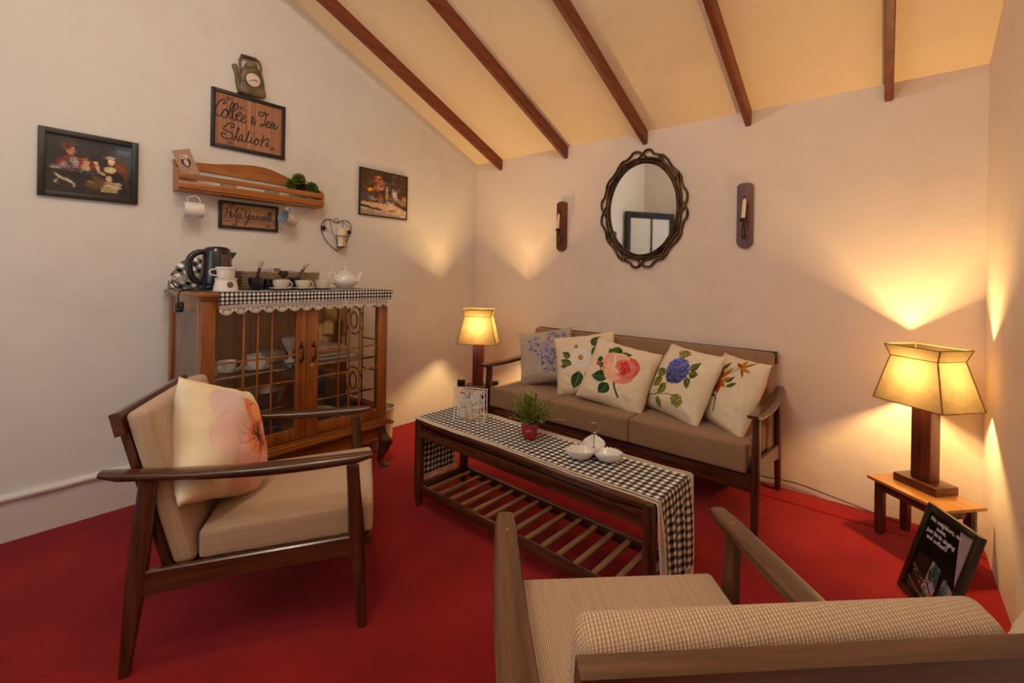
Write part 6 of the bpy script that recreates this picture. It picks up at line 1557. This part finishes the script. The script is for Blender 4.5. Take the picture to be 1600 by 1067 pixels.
# ------------------------------------------------------------------ floor things
def build_floor_things():
    # waste bin between cabinet and corner
    r = empty('waste_bin', 'cream plastic waste bin standing just right of the cabinet', 'bin', (.250, -1.128, 0.0))
    MB().lathe([(0, .002), (.070, 0), (.072, .006), (.086, .262), (.0835, .262), (.070, .010), (0, .008)], 34).build('body', MAT_BIN, r)
    MB().tube([(.0885 * math.cos(t * PI / 18), .0885 * math.sin(t * PI / 18), .262 + .002 * math.sin(t * 3)) for t in range(36)], .006, 8, closed=True).build('rim', MAT_BIN, r)
    # framed poster leaning on its strut
    M_ = Matrix.Rotation(-1.099, 4, 'Z') @ Matrix.Rotation(-.306, 4, 'X') @ Matrix.Rotation(-.012, 4, 'Y'); M_.translation = Vector((2.973, -.698, .162))
    e = bpy.data.objects.new('poster_frame', None); COL.objects.link(e); e.matrix_world = M_
    tag(e, 'black framed photo poster with white lettering leaning on the floor before the right corner table', 'picture')
    w, h, b = .248, .337, .023
    mb = MB(); mb.box((-w / 2, -.012, -h / 2), (-w / 2 + b, .008, h / 2), .002); mb.box((w / 2 - b, -.012, -h / 2), (w / 2, .008, h / 2), .002); mb.box((-w / 2 + b - .001, -.0115, h / 2 - b), (w / 2 - b + .001, .008, h / 2), .002); mb.box((-w / 2 + b - .001, -.0115, -h / 2), (w / 2 - b + .001, .008, -h / 2 + b), .002)
    mb.build('frame', plain('black_lacquer_frame', (.012, .010, .009), .3, coat=.3), e)
    MB().box((-w / 2 + .004, -.003, -h / 2 + .004), (w / 2 - .004, .006, h / 2 - .004)).build('backing', MAT_BLACKM, e)
    MB().box((-.02, .006, -.155), (.02, .010, .10), .001).xf(lambda q: (q[0], q[1] + (q[2] < 0) * .075 * 1.0, q[2])).build('strut', MAT_BLACKM, e)
    pw, ph = w - 2 * b + .004, h - 2 * b + .004
    c = Canvas(420, 600, (.050, .038, .032)); rn = random.Random(12)
    c.poly([(.68, 1.0), (1.01, 1.01), (1.01, .40), (.93, .42), (.84, .62), (.74, .84)], (.62, .56, .58), 1, 2)
    c.poly([(.02, .10), (.04, .48), (.34, .50), (.36, .10)], (.16, .10, .04), 1, 4)
    for k in range(16): x = .03 + .02 * k; c.stroke([(x, .24), (x + .01, .47)], .004, (.34, .22, .08) if k % 2 else (.10, .06, .03), .8)
    c.poly([(.36, .12), (.40, .50), (.66, .44), (.66, .06)], (.60, .54, .56), 1, 3); c.poly([(.70, .0), (.72, .40), (.96, .34), (.97, .0)], (.56, .52, .56), 1, 3)
    c.poly([(.44, .50), (.48, .38), (.58, .24), (.66, .20), (.66, .36), (.52, .49)], (.18, .30, .38), .9, 6); c.poly([(.71, .30), (.80, .20), (.96, .08), (.96, .0), (.70, .0)], (.14, .26, .34), .95, 5)
    for k in range(120): c.ell(rn.gauss(.47, .035), rn.gauss(.33, .05), .014, .010, rn.choice([(.10, .20, .06), (.20, .34, .08), (.14, .16, .06)]), .9, rn.random() * 3)
    for k in range(110): c.ell(rn.gauss(.78, .045), rn.gauss(.30, .06), .012, .009, rn.choice([(.12, .22, .16), (.30, .42, .40), (.18, .26, .20)]), .8, rn.random() * 3)
    c.stroke([(.62, .46), (.66, .20), (.58, -.02)], .022, (.06, .04, .035)); c.stroke([(.36, .26), (.66, .08)], .010, (.10, .06, .04)); c.ell(.79, .40, .02, .022, (.30, .30, .32))
    c.poly([(.0, .14), (.62, .0), (.0, .0)], (.16, .17, .13), 1, 6); c.poly([(.66, .12), (.70, .0), (.86, .0), (.80, .06)], (.26, .24, .08), .9, 8)
    for k in range(70): x = rn.uniform(.05, .50); c.ell(x, .30 - x * .35 + rn.uniform(-.05, .04), rn.uniform(.01, .03), rn.uniform(.004, .012), rn.choice([(.52, .52, .54), (.30, .28, .26), (.12, .10, .10), (.66, .64, .64)]), .85, -.5)
    c.stroke([(.0, .13), (.30, .05), (.48, .02)], .014, (.40, .42, .42), .8)
    for k in range(60): c.ell(rn.gauss(.46, .05), rn.gauss(.05, .025), .014, .010, rn.choice([(.20, .40, .06), (.30, .50, .10), (.10, .22, .04)]), .95, rn.random() * 3)
    for k in range(14): c.ell(.42 + .04 * k, .50 - .010 * k + rn.uniform(-.01, .01), .02, .018, (.05, .038, .032), 1)
    mb = MB(); mb.add([(-pw / 2, -.0038, -ph / 2), (pw / 2, -.0038, -ph / 2), (pw / 2, -.0038, ph / 2), (-pw / 2, -.0038, ph / 2)], [(0, 1, 2, 3)], [[(0, 0), (1, 0), (1, 1), (0, 1)]])
    mb.build('poster_print', c.mat('poster_photo', .25, .5), e, fix=False)
    mt = plain('lettering_white', (.62, .60, .60), .5)
    for k, (t, dx) in enumerate((('No neighbors, no', -.022), ('noise,', -.032), ('just birds singing', -.026), ('and coffee!!!', -.034))):
        cu = bpy.data.curves.new('lettering', 'FONT'); cu.body = t; cu.size = .0205; cu.align_x = 'CENTER'; cu.offset = .0005; cu.extrude = .0002; cu.space_character = 1.0
        to = bpy.data.objects.new('lettering_tmp', cu); COL.objects.link(to)
        dg = bpy.context.evaluated_depsgraph_get(); me = bpy.data.meshes.new_from_object(to.evaluated_get(dg)); bpy.data.objects.remove(to)
        me.materials.clear(); me.materials.append(mt); me.name = 'lettering'
        o = bpy.data.objects.new('lettering', me); COL.objects.link(o); o.parent = e; o.location = (dx, -.0045, .116 - .0215 * k); o.rotation_euler = (PI / 2, 0, 0)
    # cushion propped on the floor against the right wall
    pillow('plain cream pillow propped against the right wall behind the foreground armchair', (3.070, -1.555, .215), -PI / 2 + .12, -.16, .04, .44, .43, .14, MAT_CREAM, None, 7, 'spare pillows')
    # lamp cable along the skirting behind the sofa
    o = MB().tube(catmull([(1.60, -.012, .06), (2.0, -.010, .045), (2.28, -.012, .040), (2.45, -.010, .050), (2.62, -.012, .03), (2.80, -.030, .010), (2.88, -.06, .012)], 6), .0026, 6).build('power_cable', MAT_BLACKM); tag(o, 'thin black cable along the wall between the sofa and the corner table', 'cable')

build_room(); build_beams(); build_cabinet(); build_seating(); build_coffee_table(); build_lamps()
build_runner(); build_pillows(); build_cabinet_contents(); build_on_cabinet(); build_on_table()
build_left_wall(); build_back_wall(); build_floor_things()
